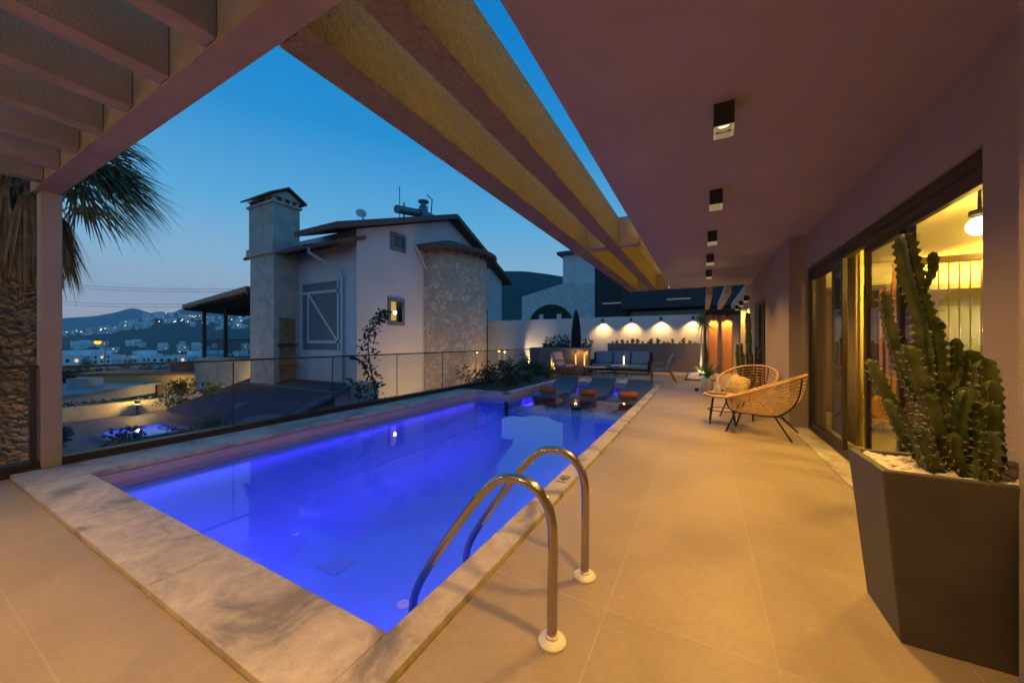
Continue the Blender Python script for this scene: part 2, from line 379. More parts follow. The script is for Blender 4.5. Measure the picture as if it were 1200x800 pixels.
# ------------------------------------------------------------------ terrace, pool
PX0, PX1, PY0, PY1 = -4.82, -1.12, 1.03, 10.45      # pool inner edges
WZ = -.10
b = MB()
b.box(-5.55,-2.6,-.12, 1.6,.672,0)
b.box(-.957,.672,-.12, 1.6,16.6,0)
b.box(-5.6,10.67,-.12, -.957,16.6,0)
structure(b.build('terrace_floor', M['deck']))
b = MB(); b.box(-5.62,-2.6,-1.9, -5.5,.66,-.13); b.box(-5.62,.66,-1.9,-5.42,16.5,-.001); b.box(-5.5,-2.7,-1.9,1.6,-2.6,-.001)
tw = b.build('terrace_retaining_wall', M['plaster_fine']); tag(tw, 'plastered retaining wall holding up the terrace above the neighbouring garden', 'retaining wall')

pool = thing('swimming_pool', 'long pool glowing violet blue, edged with veined stone coping', 'swimming pool', (-3,5,0))
b = MB()   # coping slabs with hairline joints
def slabs(x0, y0, x1, y1, n, axis, z1=.03):
    g = .0015
    for i in range(n):
        if axis == 'x':
            a0 = x0+(x1-x0)*i/n; a1 = x0+(x1-x0)*(i+1)/n; b.box(a0+g, y0, -.015, a1-g, y1, z1)
        else:
            a0 = y0+(y1-y0)*i/n; a1 = y0+(y1-y0)*(i+1)/n; b.box(x0, a0+g, -.015, x1, a1-g, z1)
slabs(-4.83,.675, -1.122,PY0, 3, 'x'); slabs(-1.122,.675, -.965,10.65, 6, 'y')
slabs(-5.37,.675, -4.83,7.35, 6, 'y', .034); slabs(-4.12,7.35,-3.93,10.65,4,'y'); slabs(-4.83,7.2,-4.12,7.35,1,'x'); slabs(-3.93,PY1,-1.122,10.65,4,'x')
b.build('coping', M['coping'], pool, bevel=.004)
b = MB(); fz = -1.12
# shell with a deep rounded cove between floor and walls
CR = .62; nc = 10
def loop(k):
    a = PI/2*k/nc; ins = CR*(1-math.cos(a)) ; z = fz+CR-CR*math.sin(a)
    x0, x1, y0, y1 = PX0+ins, PX1-ins, PY0+ins, 7.2-ins
    return [(x0,y0,z),(x1,y0,z),(x1,y1,z),(x0,y1,z)]
vs = [(PX0,PY0,-.05),(PX1,PY0,-.05),(PX1,7.2,-.05),(PX0,7.2,-.05)]
for k in range(nc+1): vs += loop(k)
nl = nc+2
fs = []
for i in range(nl-1):
    for k in range(4):
        if i == 0 and k == 2: continue
        fs.append((i*4+k, i*4+(k+1)%4, (i+1)*4+(k+1)%4, (i+1)*4+k))
fs.append(tuple((nl-1)*4+k for k in range(4)))
b.add(vs, fs)
zt = loop(0)[0][2]
b.box(-3.95,7.21,fz,PX1,PY1,-.36)
b.add([(PX0,7.2,zt),(-3.95,7.2,zt),(-3.95,7.2,-.05),(PX0,7.2,-.05)],[(0,1,2,3)]); b.add([(-3.95,7.2,zt),(PX1,7.2,zt),(PX1,7.2,-.36),(-3.95,7.2,-.36)],[(0,1,2,3)]) if zt < -.37 else None
b.box(PX1+.002,7.2,fz, PX1+.1,PY1+.1,-.05); b.box(-3.95,PY1+.002,fz,PX1,PY1+.1,-.05); b.box(-4.05,7.2,fz,-3.952,PY1+.1,-.05)
b.build('basin', M['pool_tile'], pool, smooth=40)
b = MB()
b.box(PX0-.1,PY0,-.05, PX0,7.2,-.016); b.box(PX0-.06,PY0,-.16,PX0+.004,7.196,-.016)
b.box(PX0,7.196,-.16,-3.946,7.26,-.016); b.box(-3.99,7.26,-.16,-3.946,PY1,-.016)
b.box(PX1-.004,PY0,-.13,PX1+.06,PY1,-.016); b.box(PX0+.004,PY0-.06,-.13,PX1-.004,PY0+.004,-.016); b.box(-3.946,PY1-.004,-.13,PX1-.004,PY1+.06,-.016)
b.build('waterline_band', M['pool_band'], pool)
# floor drain grate and return inlets
b = MB(); b.box(-3.50,2.28,fz+.004,-3.22,2.56,fz+.012)
for k in range(7): b.box(-3.485,2.30+.036*k,fz+.012,-3.235,2.318+.036*k,fz+.018)
b.build('floor_drain', mat('drain_plastic', (.16,.36,.80), .6), pool)
for k, (x, y) in enumerate([(-4.35,2.55),(-2.33,2.32),(-2.9,4.4),(-2.9,6.2)]):
    b = MB(); b.lathe([(.055,0),(.055,.008),(.038,.014),(.03,.014),(.03,.006),(0,.006)], (x,y,fz+.003), 20)
    b.build('floor_inlet', mat('inlet_plastic', (.6,.65,.85), .4), pool, smooth=40)
POOL_C = (.30,.065,1.0)
def pool_light(x, y, nx, ny, length, power):
    # slim strip tucked under the coping lip, shining down into the water
    ax = Vector((nx, ny, 0)); t = Vector((-ny, nx, 0)); up = Vector((0,0,1)); c0 = Vector((x,y,-.19)); hl = length/2
    Mx = Matrix((t, ax, up)).transposed().to_4x4()
    b = MB(); b.mbox(Matrix.Translation(c0+ax*.016) @ Mx, hl+.01, .016, .022)
    f = b.build('underwater_light', M['pool_tile'], pool)
    b = MB(); b.mbox(Matrix.Translation(c0+ax*.016-up*.0235) @ Mx, hl, .010, .0012)
    b.build('lens', M['pool_lens'], f)
    l = light('AREA', 'underwater_lamp', c0 + ax*.018 - up*.03, power, POOL_C, f, shape='RECTANGLE', size=length, size_y=.02, spread=math.radians(135))
    dz = -(ax*.55 - up).normalized(); dy = dz.cross(t).normalized(); l.rotation_euler = Matrix((t, dy, dz)).transposed().to_euler()
pool_light(PX1-.004, 4.1, -1, 0, 5.9, 31); pool_light(PX0+.004, 4.1, 1, 0, 5.9, 18); pool_light(-2.97, PY0+.004, 0, 1, 3.4, 19)
pool_light(PX1-.004, 9.6, -1, 0, 1.4, 10); pool_light(-3.946, 9.0, 1, 0, 2.2, 9); pool_light(-2.5, PY1-.004, 0, -1, 2.2, 12)
# depth figures on the coping
fc = bpy.data.curves.new('depth_marking', 'FONT'); fc.body = '140'; fc.size = .105; fc.extrude = .001; fc.align_x = 'CENTER'; fc.align_y = 'CENTER'
fo = bpy.data.objects.new('depth_marking', fc); C.objects.link(fo); fo.parent = pool
fo.location = Vector((-1.043,2.89,.0315)) - pool.location; fo.rotation_euler = (0,0,PI/2)
fc.materials.append(M['black']); fo.scale = (1.15,1.15,1)
dm = bpy.data.meshes.new_from_object(fo); f2 = bpy.data.objects.new('depth_figures', dm); C.objects.link(f2); f2.parent = pool
f2.location = fo.location; f2.rotation_euler = fo.rotation_euler; f2.scale = fo.scale; bpy.data.objects.remove(fo)
# water sheet
b = MB(); b.add([(PX0+.004,PY0+.004,WZ),(PX1-.004,PY0+.004,WZ),(PX1-.004,7.19,WZ),(PX0+.004,7.19,WZ)], [(0,1,2,3)])
b.add([(-3.945,7.19,WZ),(PX1-.004,7.19,WZ),(PX1-.004,PY1-.004,WZ),(-3.945,PY1-.004,WZ)], [(0,1,2,3)])
structure(b.build('water', M['water'], weld=True))

# ------------------------------------------------------------------ pool ladder
lad = thing('pool_ladder', 'polished steel pool ladder with two curved handrails on white feet', 'pool ladder', (-.53,1.55,0))
rp_ = [(-.53,0),(-.527,.25),(-.525,.42),(-.532,.50),(-.556,.562),(-.60,.606),(-.655,.628),(-.715,.630),(-.77,.613),(-.825,.572),(-.905,.482),(-1.075,.25),(-1.19,.085),(-1.235,.005),(-1.262,-.06),(-1.275,-.13),(-1.28,-.5),(-1.275,-.88)]
def smooth_path(p, k=3):
    for _ in range(k):
        q = [p[0]]
        for a, c in zip(p[:-1], p[1:]):
            q.append(tuple(.75*i+.25*j for i, j in zip(a, c))); q.append(tuple(.25*i+.75*j for i, j in zip(a, c)))
        p = q + [p[-1]]
    return p
for y in (1.33, 1.78):
    b = MB(); b.tube([(x,y,z) for x, z in smooth_path(rp_, 2)], .0205, 16)
    r = b.build('handrail', M['steel'], lad, smooth=50)
    b = MB(); b.lathe([(.056,0),(.056,.012),(.046,.022),(.027,.026),(.027,.034),(.0215,.036)], (-.53,y,0), 28)
    b.build('foot_flange', M['white_plastic'], r, smooth=35)
for z in (-.34,-.62,-.86):
    b = MB(); b.box(-1.31,1.35,z,-1.25,1.76,z+.025); b.build('tread', M['steel'], lad, bevel=.006)

# ------------------------------------------------------------------ glass balustrade
def balustrade(name, label, y0, y1, n, zt, extra=0):
    t = thing(name, label, 'glass railing', (-5.5,y0,0))
    b = MB(); b.box(-5.56,y0,-.03,-5.43,y1,.10); b.box(-5.43,y0,-.03,-5.375,y1,.052); b.build('base_channel', M['bronze'], t, bevel=.004)
    for i in range(n):
        a = y0+(y1-y0)*i/n; c = y0+(y1-y0)*(i+1)/n
        b = MB(); b.box(-5.506,a+.006,.10,-5.494,c-.006,zt-.022); b.build('glass_pane', M['glass'], t)
    b = MB(); b.box(-5.52,y0,zt-.024,-5.48,y1,zt); b.build('handrail', M['bronze'], t, bevel=.004)
    for i in range(1, n):
        a = y0+(y1-y0)*i/n
        b = MB(); b.box(-5.507,a-.005,.10,-5.493,a+.005,zt-.03); b.build('joint_strip', M['bronze'], t)
    if extra:
        b = MB(); b.box(-5.525,y1-.05,.10,-5.475,y1-.012,zt-.026); b.build('end_post', M['bronze'], t)
    return t
balustrade('glass_railing', 'long clear glass railing with dark handrail along the pool, right of the square column', .985, 12.5, 8, .972)
balustrade('glass_railing', 'short glass railing in front of the palm trunk, left of the square column', -2.5, .848, 2, .985, 1)

# ------------------------------------------------------------------ pergola over the terrace and pool
pg = thing('pergola', 'plastered concrete pergola with close slats and two long beams over the pool', 'pergola', (-5.48,.92,0))
ZB = 2.61
b = MB(); b.box(-5.58,.852,-.02,-5.43,.98,ZB); b.build('column', M['plaster_fine'], pg, bevel=.006)
b = MB(); b.box(-5.58,.815,ZB,-.80,.97,3.02); b.build('front_beam', M['beam_paint'], pg, bevel=.006)
for x0, x1 in ((-1.785,-1.565),(-1.265,-1.085)):
    b = MB(); b.box(x0,.973,ZB,x1,10.35,3.04); b.build('long_beam', M['stucco'], pg, bevel=.006)
for y in (5.34, 10.2):
    b = MB(); b.box(-1.562,y,ZB+.004,-1.268,y+.16,3.03); b.box(-1.082,y,ZB+.004,-.80,y+.16,3.03); b.build('cross_beam', M['beam_paint'], pg)
b = MB(); b.box(-1.562,5.505,2.985,-1.268,10.195,3.02); b.build('infill_panel', M['beam_paint'], pg)
b = MB(); b.box(-1.082,5.505,2.985,-.80,10.195,3.02); b.build('infill_panel', M['beam_paint'], pg)
for i in range(9):
    x = -5.20 + .515*i
    b = MB(); b.box(x,-2.6,ZB+.004,x+.115,.812,2.98); b.build('slat', M['beam_paint'], pg, bevel=.004)

LED = emit('led_strip_glow', (1,.66,.10), LEDP)
b = MB(); b.box(-1.277,1.1,2.80,-1.267,10.1,2.815); b.build('led_strip', LED, pg)
# ------------------------------------------------------------------ villa
v = thing('villa', 'plastered villa with a deep flat roof and a lit sliding glass door', 'house', (1.3,4,0))
b = MB(); b.box(-.785,-2.6,2.70, 7.0,11.05,3.04); b.build('roof_slab', M['plaster_fine'], v, bevel=.006)
b = MB()
b.box(1.29,1.9,0, 1.309,2.80,2.70); b.box(1.309,1.9,0,1.5,2.45,2.70)                         # wall beside the door
b.box(1.29,2.80,2.235, 1.309,6.35,2.70); b.box(1.309,2.45,2.235,1.5,6.35,2.70)                    # lintel
b.box(1.09,6.35,0, 1.5,8.5,2.70); b.box(1.09,8.5,2.12,1.5,10.16,2.70); b.box(1.09,10.16,0,1.5,11.05,2.70)
b.box(1.29,-2.6,0,1.5,1.4,2.70)
b.build('wall', M['plaster'], v, bevel=.004)
b = MB(); b.box(-5.6,-2.75,-.02,1.5,-2.602,3.04); b.build('back_wall', M['plaster_fine'], v)
b = MB(); b.box(.957,1.4,0,1.287,1.9,2.70); b.build('pilaster', M['plaster'], v, bevel=.006)
for y0, y1 in ((6.345,8.5),(10.16,11.05)): b = MB(); b.box(1.083,y0,0,1.0885,y1,.07); b.build('skirting', M['plaster_fine'], v)
b = MB(); b.box(1.08,2.0,.001,1.285,6.34,.012)
g = MB()
for i in range(7): g.box(1.085,2.0+.62*i+.002,.0,1.285,2.0+.62*(i+1)-.002,.010)
g.build('door_threshold', M['threshold'], v)
b = MB(); b.box(-.797,1.1,2.80,-.787,10.1,2.815); b.build('led_strip', LED, v)
# sliding door
b = MB()
for y0, y1 in ((6.28,6.35),(2.45,2.52)): b.box(1.31,y0,.0,1.45,y1,2.233)
b.box(1.31,2.52,2.155,1.45,6.28,2.233); b.box(1.31,2.52,0,1.45,6.28,.05)
b.box(1.325,2.54,2.10,1.385,6.27,2.153)
sd = b.build('sliding_door', M['bronze'], v, bevel=.004)
def sash(y0, y1, x, name='sash'):
    b = MB(); t = .045
    for a, c in ((y0,y0+t),(y1-t,y1)): b.box(x-.02,a,.05,x+.02,c,2.10)
    b.box(x-.02,y0+t,.05,x+.02,y1-t,.11); b.box(x-.02,y0+t,2.05,x+.02,y1-t,2.10)
    f = b.build(name, M['bronze'], sd)
    return f
sash(5.03,6.27,1.345); sash(3.78,4.62,1.395); sash(2.53,3.83,1.345)
for y0, y1, x in ((5.075,6.225,1.345),(3.825,4.575,1.395),(2.575,3.785,1.345)):
    b = MB(); b.box(x-.005,y0,.11,x+.005,y1,2.05); b.build('glass_pane', M['door_glass'], sd)
b = MB(); b.box(1.305,5.06,.95,1.322,5.075,1.25); b.build('pull_handle', M['steel'], sd)
# far window recess
b = MB(); b.box(1.17,8.5,.0,1.22,8.56,2.118); b.box(1.17,10.1,0,1.22,10.16,2.118); b.box(1.17,8.56,2.06,1.22,10.1,2.118); b.box(1.17,9.3,0,1.22,9.36,2.06); b.box(1.17,8.56,0,1.22,9.3,.06)
wf = b.build('window', M['bronze'], v)
b = MB(); b.box(1.19,8.56,.0,1.2,10.1,2.06); b.build('pane', M['dark_glass'], wf)
# interior shell
INT = mat('interior_plaster', (.72,.66,.52), .9, var=.03)
INTG = mat('interior_panel_green', (.30,.33,.27), .6, var=.1)
b = MB(); b.box(1.5,1.2,-.06,6.8,8.1,.004); b.build('interior_floor', mat('interior_tile', (.46,.38,.24), .35, var=.06), v)
b = MB(); b.box(1.502,1.2,2.5,6.8,8.1,2.56); b.build('interior_ceiling', INT, v)
b = MB(); b.box(1.502,8.0,.006,6.8,8.1,2.498); b.box(6.7,1.2,.006,6.8,7.998,2.498); b.box(1.502,1.1,.006,6.698,1.2,2.498); b.build('interior_wall', INT, v)
b = MB(); b.box(2.62,7.94,.01,6.6,7.985,1.86); b.build('wall_panelling', INTG, v)
b = MB(); b.box(1.55,7.95,.01,2.60,7.99,2.05); b.build('wall_panelling', M['wood_dark'], v)
b = MB(); b.box(2.9,7.6,1.98,6.6,7.96,2.06); b.build('cove_shelf', INT, v)
b = MB(); b.box(2.95,7.75,2.065,6.5,7.80,2.08); b.build('cove_light', emit('cove_glow', (1,.68,.12), 3.0), v)
INTC = (1,.62,.085)
l = light('AREA','interior_cove_lamp', (4.6,7.72,2.12), 70, INTC, v, shape='RECTANGLE', size=3.4, size_y=.1); l.rotation_euler = (math.radians(150),0,0)
# ------------------------------------------------------------------ downlights
ACR, _nt, _o = nt_new('lit_acrylic')
_t = N(_nt,'ShaderNodeBsdfTransparent'); _e = N(_nt,'ShaderNodeEmission'); _e.inputs[0].default_value = (1,.66,.32,1); _e.inputs[1].default_value = .42
_x = N(_nt,'ShaderNodeMixShader'); _x.inputs[0].default_value = .35; _nt.links.new(_t.outputs[0],_x.inputs[1]); _nt.links.new(_e.outputs[0],_x.inputs[2]); _nt.links.new(_x.outputs[0],_o.inputs[0])
def make_downlight():
    t = thing('ceiling_downlight', None, 'downlight', (0,0,0), 'black square downlights under the flat roof')
    b = MB(); s = .056; q = .042
    for x0,y0,x1,y1 in ((-s,-s,s,-q),(-s,q,s,s),(-s,-q,-q,q),(q,-q,s,q)): b.box(x0,y0,-.142,x1,y1,0)
    b.box(-q,-q,-.11,q,q,-.004)
    b.build('housing', M['black'], t)
    b = MB()
    for x0,y0,x1,y1 in ((-s,-s,s,-q),(-s,q,s,s),(-s,-q,-q,q),(q,-q,s,q)): b.box(x0,y0,-.172,x1,y1,-.143)
    b.build('acrylic_ring', ACR, t)
    b = MB(); b.lathe([(0,-.113),(.034,-.116)], n=16); b.build('lens', M['lamp_lens'], t)
    l = light('SPOT', 'downlight_lamp', (0,0,-.185), DL, WARM, t, spot_size=math.radians(122), spot_blend=1.0, shadow_soft_size=.03)
    return t
DL = 160
dl0 = make_downlight()
DLL = ['nearest black square downlight of the ceiling row, the largest one with its lit mouth showing',
       'second black square downlight of the ceiling row, counted from the camera',
       'third black square downlight of the ceiling row, counted from the camera',
       'fourth black square downlight of the ceiling row, counted from the camera',
       'fifth black square downlight, last one before the far edge of the flat roof',
       'black square downlight overhead by the pool ladder, nearer than the visible row',
       'black square downlight of the ceiling row behind the camera']
for i, y in enumerate([2.64, 4.08, 5.56, 6.98, 8.5, 1.2, -.9]):
    o = dl0 if i == 0 else copy_tree(dl0)
    o.location = (.12, y, 2.70); o['label'] = DLL[i]
for i, (x, z) in enumerate([(-4.3,1.95),(-1.9,1.95)]):
    t = thing('wall_lantern', ['wall lantern on the rear wall under the pergola, on the palm side','wall lantern on the rear wall under the pergola, nearer the villa'][i], 'wall lamp', (x,-2.6,z), 'wall lanterns under the pergola')
    b = MB(); b.box(x-.06,-2.6,z-.13,x+.06,-2.58,z+.13); b.box(x-.05,-2.58,z+.10,x+.05,-2.46,z+.12); b.box(x-.05,-2.58,z-.12,x+.05,-2.46,z-.10)
    for dx in (-.045,.045): b.box(x+dx-.005,-2.475,z-.10,x+dx+.005,-2.465,z+.10)
    b.build('frame', M['black'], t)
    b = MB(); b.box(x-.025,-2.545,z-.095,x+.025,-2.495,z+.095); b.build('glow_tube', M['lamp_lens'], t)
    light('POINT','lantern_lamp',(x,-2.42,z), 48, WARM, t, shadow_soft_size=.06)

for i, (x, y) in enumerate([(-3.6,-.45),(-1.75,-.6)]):
    o = copy_tree(dl0); o.location = (x,y,2.613); o['group'] = 'downlights under the pergola slats'
    o['label'] = ['black square downlight under the pergola slats, over the left paving','black square downlight under the pergola slats, beside the camera'][i]
    for c_ in o.children:
        if c_.type == 'LIGHT': c_.data = c_.data.copy(); c_.data.energy = 215; c_.data.spot_size = math.radians(100)
# ------------------------------------------------------------------ big planter, pebbles, cactus
pt = thing('planter_pot', 'tall dark grey square planter pot flaring upward, beside the glass door', 'planter', (.9,2.12,0))
bo = [(.70,1.985),(1.08,1.985),(1.08,2.32),(.70,2.32)]; to = [(.612,1.885),(1.14,1.885),(1.14,2.235+.17),(.612,2.235+.0)]
to = [(.612,1.888),(1.15,1.888),(1.15,2.30),(.605,2.235)]
ins = [(.645,1.922),(1.117,1.922),(1.117,2.27),(.638,2.205)]
b = MB(); H_ = .705
vs = [(x,y,0) for x,y in bo]+[(x,y,H_) for x,y in to]+[(x,y,H_) for x,y in ins]+[(x,y,H_-.07) for x,y in ins]
fs = [(3,2,1,0)]+[(i,(i+1)%4,4+(i+1)%4,4+i) for i in range(4)]+[(4+i,4+(i+1)%4,8+(i+1)%4,8+i) for i in range(4)]+[(8+i,8+(i+1)%4,12+(i+1)%4,12+i) for i in range(4)]+[(12,13,14,15)]
b.add(vs, fs); b.build('pot_body', M['pot'], pt, bevel=.006)
b = MB()
for i in range(520):
    x = rnd.uniform(.66,1.10); y = rnd.uniform(1.935,2.26-.03*(1.1-x)*2)
    r = rnd.uniform(.011,.024); 
    n0 = len(b.v); b.sphere((x,y,H_-.045+rnd.uniform(0,.03)), r, 8, 5, 0, (rnd.uniform(.8,1.3),rnd.uniform(.8,1.3),rnd.uniform(.55,.9)))
pb = b.build('pebbles', M['pebble'], None, smooth=60); tag(pb, 'white pebbles covering the soil of the big cactus planter', 'pebbles', None, 'stuff')

cac = thing('cactus', 'tall branching candelabra cactus with spiny wavy ribs in the big grey planter', 'cactus', (.9,2.12,.66))
def branch(mb, sp, pts, r0, r1, ribs=5, twist=0.):
    pts = [Vector(p) for p in smooth_path([tuple(p) for p in pts], 3)]
    # resample
    seg = [0]
    for a, c in zip(pts[:-1], pts[1:]): seg.append(seg[-1]+(c-a).length)
    Ltot = seg[-1]; n = max(10, int(Ltot/.009)); P = []
    j = 0
    for i in range(n+1):
        s = Ltot*i/n
        while j < len(seg)-2 and seg[j+1] < s: j += 1
        f = (s-seg[j])/max(1e-6, seg[j+1]-seg[j]); P.append(pts[j].lerp(pts[j+1], f))
    ph = rnd.uniform(0,6); vs = []; K = ribs*4; up = None
    for i in range(n+1):
        s = Ltot*i/n
        t = (P[min(n,i+1)]-P[max(0,i-1)]).normalized()
        if up is None: up = t.orthogonal()
        x = (up - t*up.dot(t)).normalized(); up = x; y = t.cross(x)
        d_end = Ltot - s
        base = r0+(r1-r0)*(s/Ltot)
        base *= 1 + .10*math.sin(s*17+ph) + .05*math.sin(s*41+ph*2)
        tip = math.sqrt(max(0, 1-(1-min(1, d_end/(base*1.3)))**2)) if d_end < base*1.3 else 1
        root = .75+.25*min(1, s/.06)
        for k in range(K):
            w = 2*PI*k/K + twist*s
            c = (k % 4)
            rr = {0:1.0, 1:.66, 2:.50, 3:.66}[c]
            if c == 0: rr *= 1+.16*math.sin(2*PI*s/.034 + k*1.7)
            vs.append(P[i] + (x*math.cos(w)+y*math.sin(w))*(base*rr*tip*root))
        if i % 4 == 2 and tip > .2 and sp is not None:
            for k in range(0, K, 4):
                w = 2*PI*k/K + twist*s
                o = x*math.cos(w)+y*math.sin(w); c0 = P[i]+o*base*tip*root*1.0
                for q in range(3):
                    dv = (o + t*rnd.uniform(-.7,.7) + (x*math.sin(w)-y*math.cos(w))*rnd.uniform(-.7,.7)).normalized()
                    ln = rnd.uniform(.010,.022); sd_ = dv.orthogonal().normalized()*.0014
                    s2 = dv.cross(sd_).normalized()*.0014
                    sp.add([c0-dv*.004+sd_, c0-dv*.004-sd_*.5+s2, c0-dv*.004-sd_*.5-s2, c0+dv*ln], [(0,1,3),(1,2,3),(2,0,3)])
    fs = [(i*K+k, i*K+(k+1)%K, (i+1)*K+(k+1)%K, (i+1)*K+k) for i in range(n) for k in range(K)]
    fs.append(tuple(range(n*K, (n+1)*K)))
    mb.add(vs, fs)
sp = MB()
stems = [
 ([(.905,2.10,.78),(.935,2.06,.84),(.95,2.05,.92),(.948,2.05,1.0)], .028,.022),
 ([(.87,2.12,.80),(.825,2.08,.86),(.805,2.07,.95),(.80,2.07,1.06)], .028,.022),
 ([(.94,2.16,.86),(.985,2.17,.92),(1.0,2.17,1.0),(.985,2.17,1.12)], .028,.024),
 ([(.90,2.18,1.0),(.935,2.19,1.06),(.945,2.19,1.14),(.938,2.19,1.22)], .026,.022),
 ([(.92,2.02,.66),(.96,1.985,.70),(.985,1.98,.76),(.985,1.98,.83)], .026,.020),
 ([(.85,2.05,.68),(.80,2.0,.74),(.775,1.985,.80),(.765,1.985,.87)], .024,.018),
 ([(.88,2.14,.66),(.86,2.16,.80),(.845,2.17,.92),(.85,2.17,1.06)], .036,.030),
 ([(.91,2.10,.66),(.955,2.08,.74),(.99,2.07,.84),(1.005,2.07,1.0),(1.0,2.07,1.14)], .036,.030),
 ([(.92,2.16,.70),(.965,2.18,.80),(1.005,2.19,.92),(1.01,2.19,1.06)], .034,.028),
 ([(.86,2.06,.64),(.80,2.02,.70),(.755,2.0,.78),(.74,2.0,.86)], .032,.024),
 ([(.90,2.16,.62),(.905,2.18,.80),(.885,2.20,1.02),(.855,2.21,1.25),(.80,2.21,1.50),(.775,2.2,1.68)], .058,.040),
 ([(.84,2.2,1.42),(.865,2.19,1.46),(.868,2.185,1.52),(.862,2.18,1.585)], .012,.020),
 ([(.875,2.20,.86),(.80,2.21,1.05),(.745,2.21,1.22),(.715,2.2,1.43)], .036,.024),
 ([(.89,2.12,.66),(.845,2.1,.84),(.79,2.08,1.02),(.742,2.08,1.19)], .040,.030),
 ([(.87,2.15,.64),(.79,2.13,.80),(.72,2.13,.95),(.655,2.13,1.13)], .036,.026),
 ([(.86,2.10,.64),(.77,2.06,.75),(.71,2.05,.86),(.685,2.05,.965)], .032,.024),
 ([(.925,2.16,.66),(.945,2.18,.85),(.955,2.18,1.02),(.955,2.17,1.17)], .034,.028),
 ([(.90,2.08,.64),(.915,2.05,.78),(.915,2.04,.92),(.905,2.04,1.03)], .038,.028),
 ([(.93,2.10,.66),(.985,2.10,.82),(.985,2.1,.98),(.985,2.1,1.13)], .040,.032),
 ([(.92,2.20,.80),(.925,2.24,1.0),(.915,2.26,1.16),(.92,2.26,1.30)], .034,.024),
 ([(.94,2.14,.66),(1.0,2.18,.80),(1.03,2.2,.98),(1.035,2.2,1.12)], .036,.028),
 ([(.93,2.06,.64),(.965,2.02,.74),(.975,2.0,.86),(.97,2.0,.98)], .034,.026),
 ([(.88,2.18,.70),(.845,2.24,.88),(.835,2.26,1.06),(.84,2.26,1.18)], .032,.024),
 ([(.91,2.06,.62),(.87,2.01,.70),(.85,1.99,.79),(.85,1.985,.86)], .030,.022),
 ([(.93,2.12,.66),(.955,2.10,.80),(.975,2.09,.93),(.985,2.09,1.10)], .036,.030),
 ([(.94,2.12,.80),(.99,2.14,.95),(.985,2.15,1.08),(.965,2.15,1.17)], .032,.028),
 ([(.90,2.10,.70),(.875,2.03,.80),(.875,2.01,.92),(.88,2.01,1.02)], .032,.025),
 ([(.88,2.10,.66),(.835,2.04,.78),(.80,2.03,.90),(.775,2.03,1.0)], .032,.025),
 ([(.96,2.05,.66),(.985,2.03,.78),(.995,2.03,.90),(.995,2.03,1.06)], .033,.027),
 ([(.93,2.00,.64),(.95,1.97,.72),(.955,1.965,.80),(.95,1.965,.88)], .030,.022),
 ([(.89,2.02,.63),(.915,1.97,.69),(.92,1.96,.76),(.918,1.96,.82)], .026,.020),
 ([(.98,2.08,.64),(1.0,2.06,.70),(1.025,2.05,.79),(1.025,2.05,.90)], .028,.022),
 ([(.95,2.06,.63),(.97,2.02,.68),(.985,1.995,.74),(.985,1.99,.80)], .026,.018),
]
def pull(p):   # keeps the stems inside the pot, clear of the wall pilaster
    q = p[0]/p[1]
    return (p[1]*(.446+(q-.446)*.62), p[1], p[2]) if q > .446 else p
for p, a, c in stems:
    p = [p[0]]+[(q[0]+rnd.uniform(-.012,.012), q[1]+rnd.uniform(-.015,.015), q[2]) for q in p[1:]]
    p = [pull(q) for q in p]
    b = MB(); branch(b, sp, p, a*.95, c*.95, 5 if a > .05 else 4)
    b.build('branch', M['cactus'], cac, smooth=60)
spo = sp.build('spines', M['spine'], cac); spo['kind'] = 'stuff'

